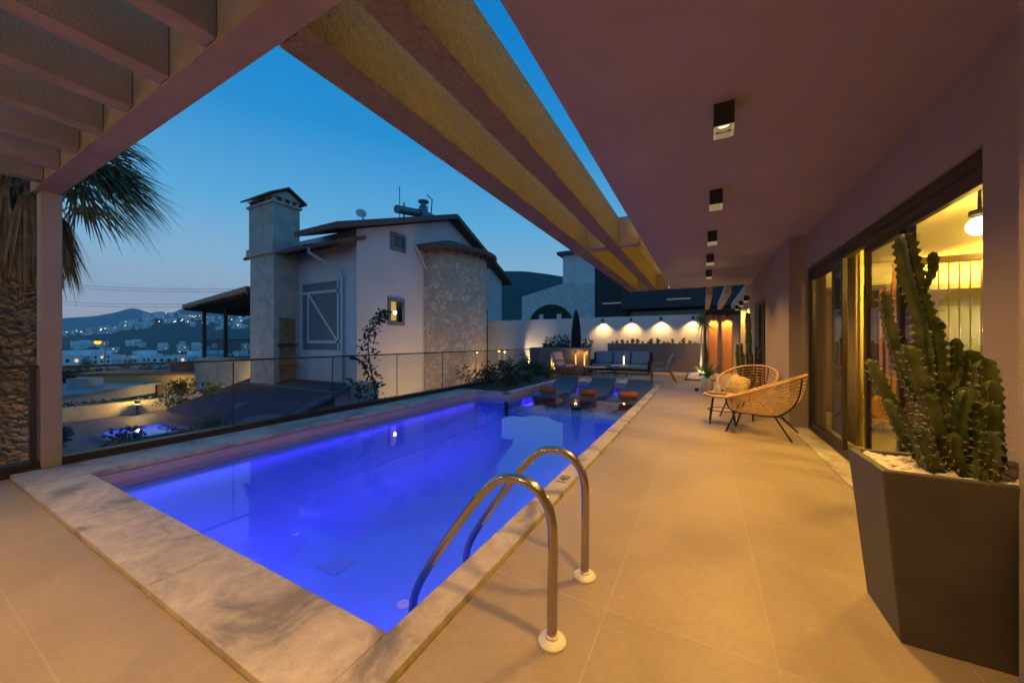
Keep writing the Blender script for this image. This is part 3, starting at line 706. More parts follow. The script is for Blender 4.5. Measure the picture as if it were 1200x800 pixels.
# ------------------------------------------------------------------ rattan chairs and table
def make_chair():
    """round basket chair: rim ring, woven bowl, black ring and four splayed legs; opens toward local -X"""
    t = thing('rattan_chair', None, 'chair', (0,0,0), 'round rattan chairs by the glass door')
    RR = .42; tilt = math.radians(25)
    Rt = Matrix.Rotation(tilt, 4, 'Y').inverted()
    cen = Vector((.02,0,.62))
    def rim(a, k=1.):  # tilted egg-shaped ring; rises toward +X
        p = Vector((RR*1.08*k*math.cos(a), RR*k*math.sin(a), 0))
        return cen + Rt @ p
    def bot(a): return Vector((.02+.15*math.cos(a), .15*math.sin(a), .265))
    def bowl(a, f):  # f 0 rim .. 1 bottom
        p = rim(a); q = bot(a); m = p.lerp(q, f)
        bulge = math.sin(PI*f)*.085
        out = Vector((math.cos(a), math.sin(a), -.9)).normalized()
        return m + out*bulge
    n = 72
    b = MB(); b.tube([rim(2*PI*i/n) for i in range(n)], .015, 8, True); b.build('rim', M['rattan'], t, smooth=60)
    b = MB()
    for j in range(1, 16):
        f = (j/16.)**.95
        b.tube([bowl(2*PI*i/n, f) + Vector((0,0,.003*math.sin(i*3+j))) for i in range(n)], .0052, 5, True)
    for k in range(12):
        a = 2*PI*k/12
        b.tube([bowl(a, f/14) for f in range(15)], .0048, 5)
    for k in range(6): b.tube([bot(2*PI*i/24)*1 if False else Vector((.02+.15*(1-k/6)*math.cos(2*PI*i/24), .15*(1-k/6)*math.sin(2*PI*i/24), .265)) for i in range(24)], .007, 5, True)
    b.build('woven_bowl', M['rattan'], t, smooth=60)
    b = MB(); b.tube([Vector((.02+.17*math.cos(2*PI*i/32), .17*math.sin(2*PI*i/32), .262)) for i in range(32)], .010, 8, True)
    for s in (-1, 1):
        b.tube([bowl(.0+s*.42, f/10)+Vector((.012,0,-.012)) for f in range(11)], .009, 6)
        b.tube([bowl(PI-s*.5, f/10)+Vector((-.012,0,-.012)) for f in range(11)], .009, 6)
    b.build('metal_frame', M['black'], t, smooth=60)
    for (x0,y0),(x1,y1) in (((.14,.12),(.33,.27)),((.14,-.12),(.33,-.27)),((-.12,.12),(-.34,.25)),((-.12,-.12),(-.34,-.25))):
        b = MB(); z0 = .27 if x0 > 0 else .38
        if x0 < 0: x0 -= .10; y0 *= 1.2
        b.tube([(x0,y0,z0),(x1,y1,0)], .0105, 8); b.build('leg', M['black'], t, smooth=60)
    return t
ch = make_chair()
ch['label'] = 'nearer rattan basket chair, seen from the side with its back towards the glass door'
ch.location = (.70,5.72,0); ch.rotation_euler = (0,0,math.radians(-17)); ch.scale = (1.06,1.06,.98)
c2 = copy_tree(ch); c2['label'] = 'rattan basket chair behind the round side table, turned to face the camera'
c2.location = (.62,6.85,0); c2.rotation_euler = (0,0,math.radians(62)); c2.scale = (.98,.98,1.0)
tb = thing('side_table', 'small round wooden side table on black rod legs between the rattan chairs', 'side table', (.26,6.15,0))
b = MB(); b.lathe([(.245,.40),(.25,.405),(.25,.425),(.245,.43),(0,.43)], (.26,6.15,0), 40); b.build('table_top', M['rattan'], tb, smooth=40)
for k in range(4):
    a = PI/4+PI/2*k
    b = MB(); b.tube([(.26+.16*math.cos(a),6.15+.16*math.sin(a),.40),(.26+.23*math.cos(a),6.15+.23*math.sin(a),0)], .010, 8); b.build('leg', M['black'], tb, smooth=60)
b = MB(); b.tube([(.26+.19*math.cos(a*.2618),6.15+.19*math.sin(a*.2618),.2) for a in range(24)], .006, 6, True); b.build('stretcher', M['black'], tb)
# pale basket bag on the chair, glass and tray on the table
bg_ = thing('tray', 'small pale round tray on the wooden side table', 'tray', (.2,6.1,.43))
b = MB(); b.lathe([(0,.004),(.11,.004),(.125,.03),(.13,.03),(.112,0),(0,0)], (.2,6.12,.431), 28); b.build('tray_body', mat('pale_tray',(.62,.5,.33),.5), bg_, smooth=40)
tv_ = tag(MB().lathe([(.0,.0),(.035,0),(.042,.05),(.04,.1),(.034,.13),(.03,.13),(.036,.1),(.038,.05),(.03,.01),(0,.01)], (.20,6.12,.437), 20).build('tumbler', M['white_plastic'], smooth=40), 'small pale cup standing on the tray of the side table', 'cup')
# throw cushion in the second chair
b = MB(); b.sphere((0,0,0), .2, 20, 12, 0, (1,.45,1))
for i, vtx in enumerate(b.v):
    x, y, z = vtx; b.v[i] = (math.copysign(abs(x/.2)**.48*.2, x), y*(1-.35*max(abs(x),abs(z))/.2), math.copysign(abs(z/.2)**.48*.2, z))
cu = b.build('cushion', mat('mustard_weave', (.55,.40,.18), .95, var=.3, vscale=18, bump=.3, bscale=120), smooth=60)
tag(cu, 'woven straw coloured cushion lying in the far rattan chair', 'cushion'); cu.scale = (.8,.8,.75); cu.location = (.50,6.72,.52); cu.rotation_euler = (math.radians(-30), .2, math.radians(-32))

# ------------------------------------------------------------------ plants helpers
def leaf(mb, p, d, ln, wd, droop=.2, side=None):
    d = Vector(d).normalized(); s = side if side is not None else d.cross(Vector((rnd.uniform(-1,1),rnd.uniform(-1,1),rnd.uniform(-1,1))))
    if s.length < 1e-5: s = d.orthogonal()
    s = s.normalized()*wd*.5; p = Vector(p)
    m = p+d*ln*.45; e_ = p+d*ln+Vector((0,0,-droop*ln))
    mb.add([p-s*.2, p+s*.2, m+s, e_, m-s], [(0,1,2,4),(4,2,3)])
def cloud(mb, c, rad, n, ln, wd, droop=.2, fill=.35):
    for _ in range(n):
        while True:
            q = Vector((rnd.uniform(-1,1),rnd.uniform(-1,1),rnd.uniform(-1,1)))
            if fill < q.length <= 1: break
        p = Vector(c)+Vector((q.x*rad[0], q.y*rad[1], q.z*rad[2]))
        d = q.normalized()+Vector((rnd.uniform(-.8,.8),rnd.uniform(-.8,.8),rnd.uniform(-.5,.9)))
        leaf(mb, p, d, ln*rnd.uniform(.6,1.3), wd*rnd.uniform(.7,1.3), droop)
def shrub(name, label, cat, base, rad, h, clumps, n, ln, wd, lm, group=None, stem=True):
    t = thing(name, label, cat, base, group); B_ = Vector(base)
    fo = MB(); st = MB()
    for k in range(clumps):
        a = rnd.uniform(0,2*PI); r = rnd.uniform(0,.75)
        c = B_+Vector((rad*r*math.cos(a), rad*r*math.sin(a), h*rnd.uniform(.45,.95)))
        q = rad*rnd.uniform(.28,.5)
        cloud(fo, c, (q,q,min(q,h*.3)), n//clumps, ln, wd)
        st.tube([B_+Vector((rnd.uniform(-.04,.04),rnd.uniform(-.04,.04),0)), B_.lerp(c,.5)+Vector((0,0,.05*h)), c], [.016*h+.004,.010*h+.003,.004], 5)
    fo.build('foliage', lm, t)
    if stem: st.build('stem', M['bark'], t)
    return t
def blades(name, label, cat, base, n, ln, wd, lm, group=None, spread=.6):
    t = thing(name, label, cat, base, group); fo = MB(); B_ = Vector(base)
    for k in range(n):
        a = rnd.uniform(0,2*PI); e_ = rnd.uniform(.1,spread); l = ln*rnd.uniform(.7,1.1)
        d = Vector((math.cos(a)*e_, math.sin(a)*e_, 1)).normalized(); s = d.cross(Vector((0,0,1))).normalized()*wd
        pts = [B_+d*l*f+Vector((math.cos(a),math.sin(a),0))*(f*f*l*e_*.6)-Vector((0,0,f*f*l*e_*.5)) for f in (0,.25,.5,.75,1)]
        ws = (.55,1,.95,.6,.05)
        vs = []
        for p, q in zip(pts, ws): vs += [p-s*q, p+s*q]
        fo.add(vs, [(2*i,2*i+1,2*i+3,2*i+2) for i in range(4)])
    fo.build('foliage', lm, t); return t

# ------------------------------------------------------------------ far end: pool loungers, lounge set
def make_lounger():
    t = thing('pool_lounger', None, 'sun lounger', (0,0,0), 'grey in-pool loungers standing on the pool shelf')
    prof = [(-1.0,-.04),(-.92,.0),(-.6,.03),(-.25,.0),(.05,-.03),(.3,.0),(.55,.07),(.8,.18),(.98,.28),(1.0,.295)]
    pr = smooth_path(prof, 2); W = .32; b = MB(); th = .055
    vs = []; n = len(pr)
    for (y, z) in pr: vs += [(-W,y,z),(W,y,z),(W,y,z-th),(-W,y,z-th)]
    fs = [(i*4+k, i*4+(k+1)%4, (i+1)*4+(k+1)%4, (i+1)*4+k) for i in range(n-1) for k in range(4)]+[(0,1,2,3),tuple(range((n-1)*4,n*4))]
    b.add(vs, fs); b.build('shell', M['lounger'], t, smooth=50, bevel=.012)
    b = MB()
    for x in (-W+.04, W-.04):
        b.prism([(-.95,-.36),(-.95,-.09),(-.25,-.055),(.25,-.055),(.9,.17),(.92,.17),(.6,-.36)], x-.03, x+.03, axis='x')
    b.build('side_support', M['lounger'], t)
    return t
lg = make_lounger()
LGL = ['left in-pool lounger, next to the planting bed','middle in-pool lounger, standing between the two others','right in-pool lounger, next to the paved walkway']
tw_l = ['rolled orange towel on the left in-pool lounger','rolled orange towel on the middle in-pool lounger','rolled orange towel on the right in-pool lounger']
for i, x in enumerate((-3.38,-2.42,-1.50)):
    o = lg if i == 0 else copy_tree(lg)
    o.location = (x,8.85,-.075); o['label'] = LGL[i]; o.rotation_euler = (0,0,math.radians((3,-2,-4)[i]))
    b = MB(); 
    for k in range(5):
        pass
    sp_ = [( (.022+.0092*a/ (PI/3) *.55)*math.cos(a), (.022+.0092*a/(PI/3)*.55)*math.sin(a)) for a in [j*PI/10 for j in range(0,86)]]
    rr = .08; b.lathe([(0,-.2),(rr*.9,-.2),(rr,-.19),(rr,.19),(rr*.9,.2),(0,.2)], n=22)
    o2 = b.build('rolled_towel', M['towel'], smooth=40); tag(o2, tw_l[i], 'towel', 'rolled towels on the loungers')
    o2.rotation_euler = (0,PI/2,math.radians((4,-3,25)[i])); o2.location = (x+(.05,.08,.06)[i],8.10,.035)
    o2.scale = (1,1,.95)

so = thing('outdoor_sofa', 'blue grey three-seat outdoor sofa in front of the raised cactus bed', 'sofa', (-2.85,14.3,0))
b = MB(); b.box(-3.95,13.85,.10,-1.68,14.75,.20); b.box(-3.95,14.62,.20,-1.68,14.75,.80); b.box(-3.95,13.9,.2,-3.86,14.62,.52); b.box(-1.77,13.9,.2,-1.68,14.62,.52); b.build('frame', M['canopy'], so, bevel=.015)
for i in range(3):
    x0 = -3.84+.69*i
    b = MB(); b.box(x0+.005,13.84,.20,x0+.675,14.42,.36); b.build('seat_cushion', M['cushion'], so, bevel=.03)
    b = MB(); Mx = Matrix.Translation((x0+.34,14.50,.60)) @ Matrix.Rotation(math.radians(-10),4,'X'); b.mbox(Mx,.325,.075,.245); b.build('back_cushion', M['cushion'], so, bevel=.04)
for x in (-3.88,-1.75):
    for y in (13.9,14.68):
        b = MB(); b.box(x-.025,y-.025,0,x+.025,y+.025,.10); b.build('leg', M['black'], so)
def armchair(label, x, y, rz):
    t = thing('armchair', label, 'armchair', (0,0,0), 'padded outdoor armchairs round the low tables')
    cush = M['cushion_pale']
    b = MB(); b.box(-.28,-.28,.30,.28,.28,.41); b.build('seat_cushion', cush, t, bevel=.04)
    b = MB(); prof = smooth_path([(.22,.38),(.30,.55),(.34,.72),(.36,.84),(.30,.86),(.24,.72),(.16,.50),(.12,.40)],2)
    b.prism(prof, -.27, .27, axis='x'); b.build('backrest', cush, t, smooth=40, bevel=.02)
    for s in (-1,1):
        b = MB(); b.tube(smooth_path([(s*.31,-.30,.0),(s*.31,-.27,.50),(s*.31,-.2,.58),(s*.31,.2,.55),(s*.31,.30,.48)],2), .018, 8); b.build('armrest', M['wood'], t, smooth=60)
        b = MB(); b.tube([(s*.29,.20,.40),(s*.30,.38,0)], .018, 8); b.build('leg', M['wood'], t, smooth=60)
    t.location = (x,y,0); t.rotation_euler = (0,0,rz); return t
M['cushion_pale'] = mat('pale_taupe_cushion', (.36,.33,.31), .9, var=.1, bump=.1, bscale=200)
armchair('pale armchair at the right end of the sofa, seen from its side by the walkway', -1.08,11.7, math.radians(-80))
armchair('dark shaded armchair in front of the low wall, left of the sofa', -4.38,12.15, math.radians(75))
for i, (x, y, r, h) in enumerate([(-3.35,12.5,.36,.34),(-2.55,12.75,.30,.40)]):
    t = thing('coffee_table', ['wider low round coffee table in front of the sofa','smaller and higher round coffee table in front of the sofa'][i], 'coffee table', (x,y,0), 'round coffee tables by the sofa')
    b = MB(); b.lathe([(r-.01,h-.03),(r,h-.025),(r,h-.005),(r-.01,h),(0,h)], (x,y,0), 32); b.build('table_top', mat('table_stone',(.45,.40,.34),.3), t, smooth=40)
    for k in range(3):
        a = 2*PI*k/3+.4; b = MB(); b.tube([(x+r*.6*math.cos(a),y+r*.6*math.sin(a),h-.03),(x+r*.8*math.cos(a),y+r*.8*math.sin(a),0)], .014, 6); b.build('leg', M['black'], t)
def torch(label, x, y, z0, hgt, em, col, pw):
    t = thing('candle_lantern', label, 'lantern', (x,y,z0), 'slim glowing lanterns round the sofa')
    b = MB(); b.lathe([(.055,0),(.055,.02),(.02,.025)], (x,y,z0), 16)
    if z0 < .38: b.tube([(x,y,.02),(x,y,z0)], .018, 8); b.lathe([(.10,0),(.10,.015),(.02,.03)], (x,y,.0), 16)
    b.build('base', M['black'], t)
    b = MB(); b.lathe([(.018,0.022),(.026,.06),(.026,hgt-.05),(.012,hgt-.02),(0,hgt)], (x,y,z0), 14); b.build('flame_tube', em, t, smooth=60)
    b = MB()
    for k in range(4):
        a = PI/2*k+PI/4; b.tube([(x+.048*math.cos(a),y+.048*math.sin(a),z0+.02),(x+.048*math.cos(a),y+.048*math.sin(a),z0+hgt+.06)], .004, 5)
    b.lathe([(.055,hgt+.06),(.055,hgt+.075),(0,hgt+.11)], (x,y,z0), 16); b.build('cage', M['black'], t)
    light('POINT','lantern_lamp',(x,y,z0+hgt+.03), pw, col, t, shadow_soft_size=.03)
    return t
torch('slim amber lantern left of the coffee tables, under the folded parasol', -4.03,12.42,.36,.42, M['flame'], (1,.45,.1), 5)
torch('slim orange lantern just left of the sofa, the reddest glow', -3.73,12.50,.34,.46, M['flame'], (1,.35,.06), 5)
torch('bright white lantern standing on the smaller coffee table in front of the sofa', -2.42,12.82,.40,.33, M['flame_hot'], (1,.65,.3), 4)

um = thing('parasol', 'folded dark parasol standing tall behind the low grey wall', 'parasol', (-4.27,13.2,0))
b = MB(); b.lathe([(.25,0),(.25,.05),(.05,.07),(.025,.09)], (-4.27,13.2,0), 24); b.build('base', M['black'], um)
b = MB(); b.tube([(-4.27,13.2,.06),(-4.27,13.2,2.46)], .022, 10); b.build('pole', M['black'], um)
b = MB(); K = 16; prof = [(.03,2.42),(.075,2.32),(.13,2.05),(.17,1.7),(.19,1.35),(.185,1.05),(.16,.9),(.05,.88)]
vs = []
for (r, z) in prof:
    for k in range(K*2): 
        q = r*(1 if k % 2 else .72); a = PI*k/K + z*.25; vs.append((-4.27+q*math.cos(a),13.2+q*math.sin(a),z))
fs = [(i*2*K+k,i*2*K+(k+1)%(2*K),(i+1)*2*K+(k+1)%(2*K),(i+1)*2*K+k) for i in range(len(prof)-1) for k in range(2*K)]
b.add(vs, fs); b.build('folded_canopy', M['canopy'], um, smooth=40)
b = MB(); b.tube([(-4.27+.20*math.cos(2*PI*i/20),13.2+.20*math.sin(2*PI*i/20),1.42) for i in range(20)], .012, 6, True); b.build('tie_strap', M['canopy'], um)

# boundary wall, raised beds
bw = MB(); bw.box(-12.0,16.55,-1.8,2.6,16.75,2.36)
tag(bw.build('boundary_wall', M['white_wall'], bevel=.008), 'white boundary wall behind the sofa, washed by small spotlights', 'wall')
pb_ = thing('raised_bed', 'long dark grey raised planting bed along the white wall, cacti on top', 'raised bed', (-1.3,16.2,0))
b = MB(); b.box(-3.7,15.9,-.02,.06,16.0,1.16); b.box(-.04,16.0,-.02,.06,16.54,1.16); b.box(-3.7,16.0,-.02,-3.6,16.54,1.16); b.build('bed_wall', M['grey_wall'], pb_, bevel=.006)
b = MB(); b.box(-3.6,16.0,.9,-.04,16.54,1.11); b.build('soil', M['soil'], pb_)
lw = thing('low_wall', 'low dark grey wall at the pool corner with a glowing slot light', 'wall', (-5,12.7,0))
b = MB(); b.box(-5.95,12.6,-.4,-5.06,12.85,1.0); b.box(-4.90,12.6,-.4,-3.62,12.85,1.0); b.box(-5.06,12.6,-.4,-4.90,12.85,.17); b.box(-5.06,12.6,.76,-4.90,12.85,1.0); b.box(-5.06,12.75,.17,-4.9,12.85,.76); b.box(-5.95,12.85,-.4,-5.75,16.5,1.0)
b.build('wall_body', M['grey_wall'], lw, bevel=.004)
b = MB(); b.box(-5.02,12.70,.18,-4.94,12.74,.72); b.build('slot_light', M['flame'], lw)
light('POINT','slot_lamp',(-4.98,12.64,.42),6,(1,.5,.1),lw,shadow_soft_size=.04)
def wall_lamp(label, x, y, z, pw, group, size=.05):
    t = thing('wall_spotlight', label, 'spotlight', (x,y,z), group)
    b = MB(); b.lathe([(size,-.13),(size,0),(0,0)], (x,y-.16,z), 16); b.lathe([(size,-.13),(size*.8,-.13),(size*.8,-.10)], (x,y-.16,z), 16); b.box(x-.02,y-.12,z-.08,x+.02,y,z-.03); b.build('housing', M['black'], t, smooth=40)
    b = MB(); b.lathe([(0,-.102),(size*.8,-.102)], (x,y-.16,z), 16); b.build('lens', M['lamp_lens'], t)
    l = light('SPOT','wall_spot_lamp',(x,y-.16,z-.15),pw,(1,.55,.15),t,spot_size=math.radians(124),spot_blend=.8,shadow_soft_size=.02)
    l.rotation_euler = (math.radians(8),0,0)
    return t
for i, x in enumerate((-4.05,-2.79,-1.56,-.34)):
    wall_lamp(['leftmost black spotlight on the white wall, nearest the folded parasol','second black spotlight from the parasol on the white wall, above the sofa','third black spotlight from the parasol on the white wall','rightmost black spotlight on the white wall, beside the slim dracaena'][i], x, 16.55, 2.27, 110, 'small spotlights washing the white wall')
M['bed_cactus'] = leaf_mat('bed_cactus_skin', (.09,.15,.035), (.17,.22,.06), .5, 9, 0)  # lamplight put into the colour: skin brightened so the row looks lit
# small cacti along the bed
for i in range(17):
    x = -3.52+.205*i+rnd.uniform(-.04,.04); y = 16.2+rnd.uniform(-.08,.12); h = rnd.uniform(.14,.34)
    t = thing('small_cactus', 'small cactus in the row on top of the raised bed', 'cactus', (x,y,1.10), 'small cacti on top of the raised bed')
    b = MB(); branch(b, None, [(x,y,1.09),(x,y,1.09+h*.5),(x+rnd.uniform(-.03,.03),y,1.09+h)], .055, .05, 6); b.build('stem', M['bed_cactus'], t, smooth=60)
    if rnd.random() < .7:
        s = rnd.choice((-1,1)); b = MB(); branch(b, None, [(x,y,1.09+h*.35),(x+s*.07,y,1.09+h*.45),(x+s*.085,y,1.09+h*.8)], .035,.03,5); b.build('arm', M['bed_cactus'], t, smooth=60)
# white-wall uplight behind the shrubs
gs = thing('garden_spotlight', 'ground spotlight behind the shrubs throwing a warm fan on the white wall', 'spotlight', (-7.9,15.9,-.1))
b = MB(); b.lathe([(.05,0),(.06,.12),(.045,.12),(.04,.05)], (-7.9,15.9,-.1), 14); b.build('housing', M['black'], gs)
l = light('SPOT','garden_lamp',(-7.9,15.9,.10),110,(1,.68,.34),gs,spot_size=math.radians(65),spot_blend=.5,shadow_soft_size=.02)
l.rotation_euler = Vector((.35,.75,.8)).to_track_quat('-Z','Y').to_euler()

# slim dracaena with uplight, gravel square
dr = thing('dracaena', 'slim dracaena with a lit pale trunk and a spiky tuft of leaves', 'palm plant', (-.05,14.4,0))
b = MB(); b.tube([(-.05,14.4,0),(-.04,14.4,.7),(-.03,14.4,1.4),(.0,14.4,1.95)], [.05,.035,.026,.022], 10); b.build('trunk', mat('pale_trunk',(.5,.44,.36),.8,var=.25,vscale=30,bump=.4), dr, smooth=60)
b = MB()
for k in range(95):
    a = rnd.uniform(0,2*PI); el = rnd.uniform(-.5,1.2); ln = rnd.uniform(.45,.72)
    d = Vector((math.cos(a)*math.cos(el), math.sin(a)*math.cos(el), math.sin(el))); s = d.cross(Vector((0,0,1))).normalized()*.014
    p0 = Vector((.0,14.4,1.93+rnd.uniform(-.1,.08))); pts = [p0+d*ln*f-Vector((0,0,.35*ln*f*f)) for f in (0,.35,.7,1)]
    vs = []
    for p, q in zip(pts,(.6,1,.8,.05)): vs += [p-s*q,p+s*q]
    b.add(vs, [(2*i,2*i+1,2*i+3,2*i+2) for i in range(3)])
b.build('crown', M['leaf_mid'], dr)
gv = MB()
for i in range(420):
    gv.sphere((rnd.uniform(-.42,.30),rnd.uniform(12.6,15.4),.02), rnd.uniform(.02,.045), 6, 4, 0, (1,1,.6))
tag(gv.build('gravel', M['pebble']), 'pale gravel square around the foot of the dracaena', 'gravel', None, 'stuff')
kb = MB(); kb.box(-.50,12.5,0,-.44,15.5,.05); kb.box(.32,12.5,0,.38,15.5,.05); kb.box(-.44,12.5,0,.32,12.56,.05); kb.box(-.44,15.44,0,.32,15.5,.05)
tag(kb.build('gravel_edging', M['grey_wall']), 'thin raised edging around the gravel square', 'edging')
ul = thing('ground_uplight', 'bright ground uplight at the foot of the dracaena', 'uplight', (-.05,14.1,0))
b = MB(); b.lathe([(.05,.03),(.06,.10),(.05,.10),(.045,.06)], (-.05,14.1,0), 14); b.build('housing', M['black'], ul)
b = MB(); b.lathe([(0,.075),(.045,.075)], (-.05,14.1,0), 14); b.build('lens', emit('uplight_glow',(1,.85,.6),20), ul)
l = light('SPOT','uplight_lamp',(-.05,14.1,.11),40,(1,.8,.5),ul,spot_size=math.radians(70),spot_blend=.6,shadow_soft_size=.02); l.rotation_euler = Vector((0,.25,1)).to_track_quat('-Z','Y').to_euler()
# pale vase plant by the walkway
pp = thing('potted_fern', 'bright green strappy plant in a pale vase, lit from below', 'potted plant', (.10,9.7,0))
b = MB(); b.lathe([(0,0),(.09,0),(.13,.12),(.14,.28),(.11,.36),(.10,.36),(.12,.28),(.1,.1)], (.10,9.7,0), 24); b.build('vase', mat('pale_vase',(.55,.55,.5),.3), pp, smooth=50)
b = MB()
for k in range(60):
    a = rnd.uniform(0,2*PI); e_ = rnd.uniform(.15,.9); l_ = rnd.uniform(.3,.5); d = Vector((math.cos(a)*e_,math.sin(a)*e_,1)).normalized(); s = d.cross(Vector((0,0,1))).normalized()*.022
    pts = [Vector((.10,9.7,.33))+d*l_*f+Vector((math.cos(a),math.sin(a),-.6))*(f*f*.18*e_) for f in (0,.3,.65,1)]
    vs = []
    for p, q in zip(pts,(.5,1,.8,.05)): vs += [p-s*q,p+s*q]
    b.add(vs, [(2*i,2*i+1,2*i+3,2*i+2) for i in range(3)])
b.build('foliage', M['leaf_light'], pp)
u2 = thing('ground_uplight', 'small ground uplight lighting the strappy plant in the vase', 'uplight', (-.12,9.9,0))
b = MB(); b.lathe([(.04,.0),(.05,.07),(.04,.07),(.035,.04)], (-.12,9.9,0), 14); b.build('housing', M['black'], u2)
b = MB(); b.lathe([(0,.055),(.036,.055)], (-.12,9.9,0), 14); b.build('lens', emit('uplight_glow_b',(1,.9,.6),14), u2)
l = light('SPOT','uplight_lamp',(-.12,9.9,.09),40,(1,.85,.5),u2,spot_size=math.radians(100),spot_blend=.6,shadow_soft_size=.02); l.rotation_euler = Vector((.45,-.3,1)).to_track_quat('-Z','Y').to_euler()

# ------------------------------------------------------------------ garden pergola, wood panels beyond the roof
gp = thing('garden_pergola', 'pale timber pergola continuing the walkway beyond the flat roof', 'pergola', (.6,13.5,0))
BW = mat('pale_beam', (.50,.42,.32), .8, var=.1)
for x0, x1 in ((.10,.25),(.53,.68),(1.0,1.16)):
    b = MB(); b.box(x0,11.06,2.50,x1,16.54,2.72); b.build('beam', BW, gp)
b = MB(); b.box(.0,11.055,2.44,1.4,11.0+.16,2.50) if False else b.box(.0,16.3,2.28,1.4,16.45,2.498); b.build('cross_beam', M['black'], gp)
b = MB(); b.box(.04,16.1,0,.14,16.25,2.495); b.build('post', M['wood_dark'], gp)
b = MB(); b.box(1.10,13.6,0,1.25,13.75,2.495); b.build('post', BW, gp)
for i, (x0, x1) in enumerate(((.24,.52),(.68,.99))):
    t = thing('wood_panel', ['left orange timber panel with a spotlight at its top','right orange timber panel with a spotlight at its top'][i], 'panel', ((x0+x1)/2,15.95,0), 'orange timber panels at the end of the walkway')
    b = MB(); b.box(x0,15.9,0,x1,15.96,2.24); b.build('board', M['wood'], t)
    b = MB(); b.box(x0-.03,15.885,0,x0-.002,15.97,2.26); b.box(x1+.002,15.885,0,x1+.03,15.97,2.26); b.build('frame', M['wood_dark'], t)
    wall_lamp(['black spotlight at the top of the left timber panel','black spotlight at the top of the right timber panel'][i], (x0+x1)/2, 15.88, 2.27, 80, 'spotlights over the timber panels', .045)
for i, y in enumerate((11.9,13.3,14.8)):
    o = copy_tree(dl0); o.location = (1.08,y,2.50); o['group'] = 'downlights under the garden pergola'
    o['label'] = ['nearest small downlight under the pale timber pergola','middle small downlight under the pale timber pergola','farthest small downlight under the pale timber pergola'][i]
    for c_ in o.children:
        if c_.type == 'LIGHT': c_.data = c_.data.copy(); c_.data.energy = 110; c_.data.spot_size = math.radians(160)
sw = MB(); sw.box(1.27,11.06,0,1.5,16.5,2.5); tag(sw.build('side_wall', M['plaster_fine']), 'plain side wall of the walkway beyond the villa', 'wall')
# potted column cactus near the far window
pc = thing('potted_cactus', 'potted column cactus with a bushy base against the far window', 'potted plant', (.88,9.2,0))
b = MB(); b.lathe([(0,0),(.16,0),(.20,.36),(.17,.36),(.16,.3)], (.88,9.2,0), 24); b.build('pot', M['pot'], pc, smooth=40)
b = MB(); branch(b, None, [(.88,9.2,.3),(.885,9.2,1.0),(.87,9.2,1.85)], .06,.05,6); b.build('column_stem', M['cactus'], pc, smooth=60)
b = MB()
for k in range(9):
    a = 2*PI*k/9; x = .88+.10*math.cos(a); y = 9.2+.10*math.sin(a)
    branch(b, None, [(x,y,.32),(x+.10*math.cos(a),y+.1*math.sin(a),.6),(x+.12*math.cos(a),y+.12*math.sin(a),rnd.uniform(.8,1.2))], .035,.028,5)
b.build('side_stems', M['cactus'], pc, smooth=60)

# ------------------------------------------------------------------ planting bed left of the shelf
bd = MB(); bd.box(-5.40,7.37,-.5,-4.125,12.59,.02); structure(tag(bd.build('planting_bed_ground', M['soil'])))
bd = MB(); bd.box(-5.75,12.86,-.5,-3.62,15.9,.03)
for i, (x, y, z, rad, h, nn, lm) in enumerate([(-5.0,7.9,.02,.42,.42,420,M['leaf_dark']),(-4.55,8.4,.02,.36,.30,350,M['leaf_dark']),(-5.05,9.0,.02,.45,.62,480,M['leaf_dark']),(-4.55,9.6,.02,.36,.28,330,M['leaf_mid']),(-5.0,10.3,.02,.45,.5,460,M['leaf_dark']),(-4.5,10.9,.02,.34,.26,300,M['leaf_mid']),(-5.05,11.6,.02,.40,.42,420,M['leaf_dark'])]):
    shrub('shrub', ['low dark shrub at the near end of the planting bed','flat dark ground shrub second along the pool edge of the bed','knee-high dark shrub behind the glass in the middle of the bed','flat pale-tipped shrub on the pool edge, mid bed','dark shrub near the far end of the bed, behind the pale-tipped one','flat pale-tipped shrub on the pool edge at the far end','low dark shrub of the bed right against the low grey wall'][i], 'shrub', (x,y,z), rad, h, 9, nn, .085, .04, lm, 'shrubs in the bed beside the pool')
for i, (x, y) in enumerate([(-5.55,13.6),(-5.1,14.3),(-5.4,15.2),(-4.6,15.6)]):
    shrub('bush', ['loose leafy bush standing behind the left end of the low wall','loose leafy bush behind the low wall, second from the glass railing','loose leafy bush close to the white wall, behind the low wall','loose leafy bush between the parasol and the white wall'][i], 'bush', (x,y,.03), .5, 1.35, 10, 420, .13, .05, M['leaf_dark'], 'bushes behind the low wall')
cv = thing('climbing_plant', 'tall arching climbing plant just behind the glass railing', 'climber', (-6.0,5.25,-1.5))
b = MB(); st = MB()
path = smooth_path([(-6.0,5.3,-1.5),(-6.0,5.28,-.4),(-6.0,5.16,.3),(-6.0,5.03,.85),(-6.0,5.0,1.25),(-6.0,5.12,1.55),(-6.0,5.30,1.74),(-6.0,5.46,1.80)], 2)
st.tube(path, [.02-.015*i/len(path) for i in range(len(path))], 6)
for i, p in enumerate(path):
    f = i/len(path); rad = .17*(1-f)+.06
    for k in range(15):
        q = Vector((rnd.gauss(0,.5),rnd.gauss(0,.5),rnd.gauss(0,.5)))*rad
        leaf(b, Vector(p)+q, q+Vector((0,0,.02)), rnd.uniform(.06,.11), .05)
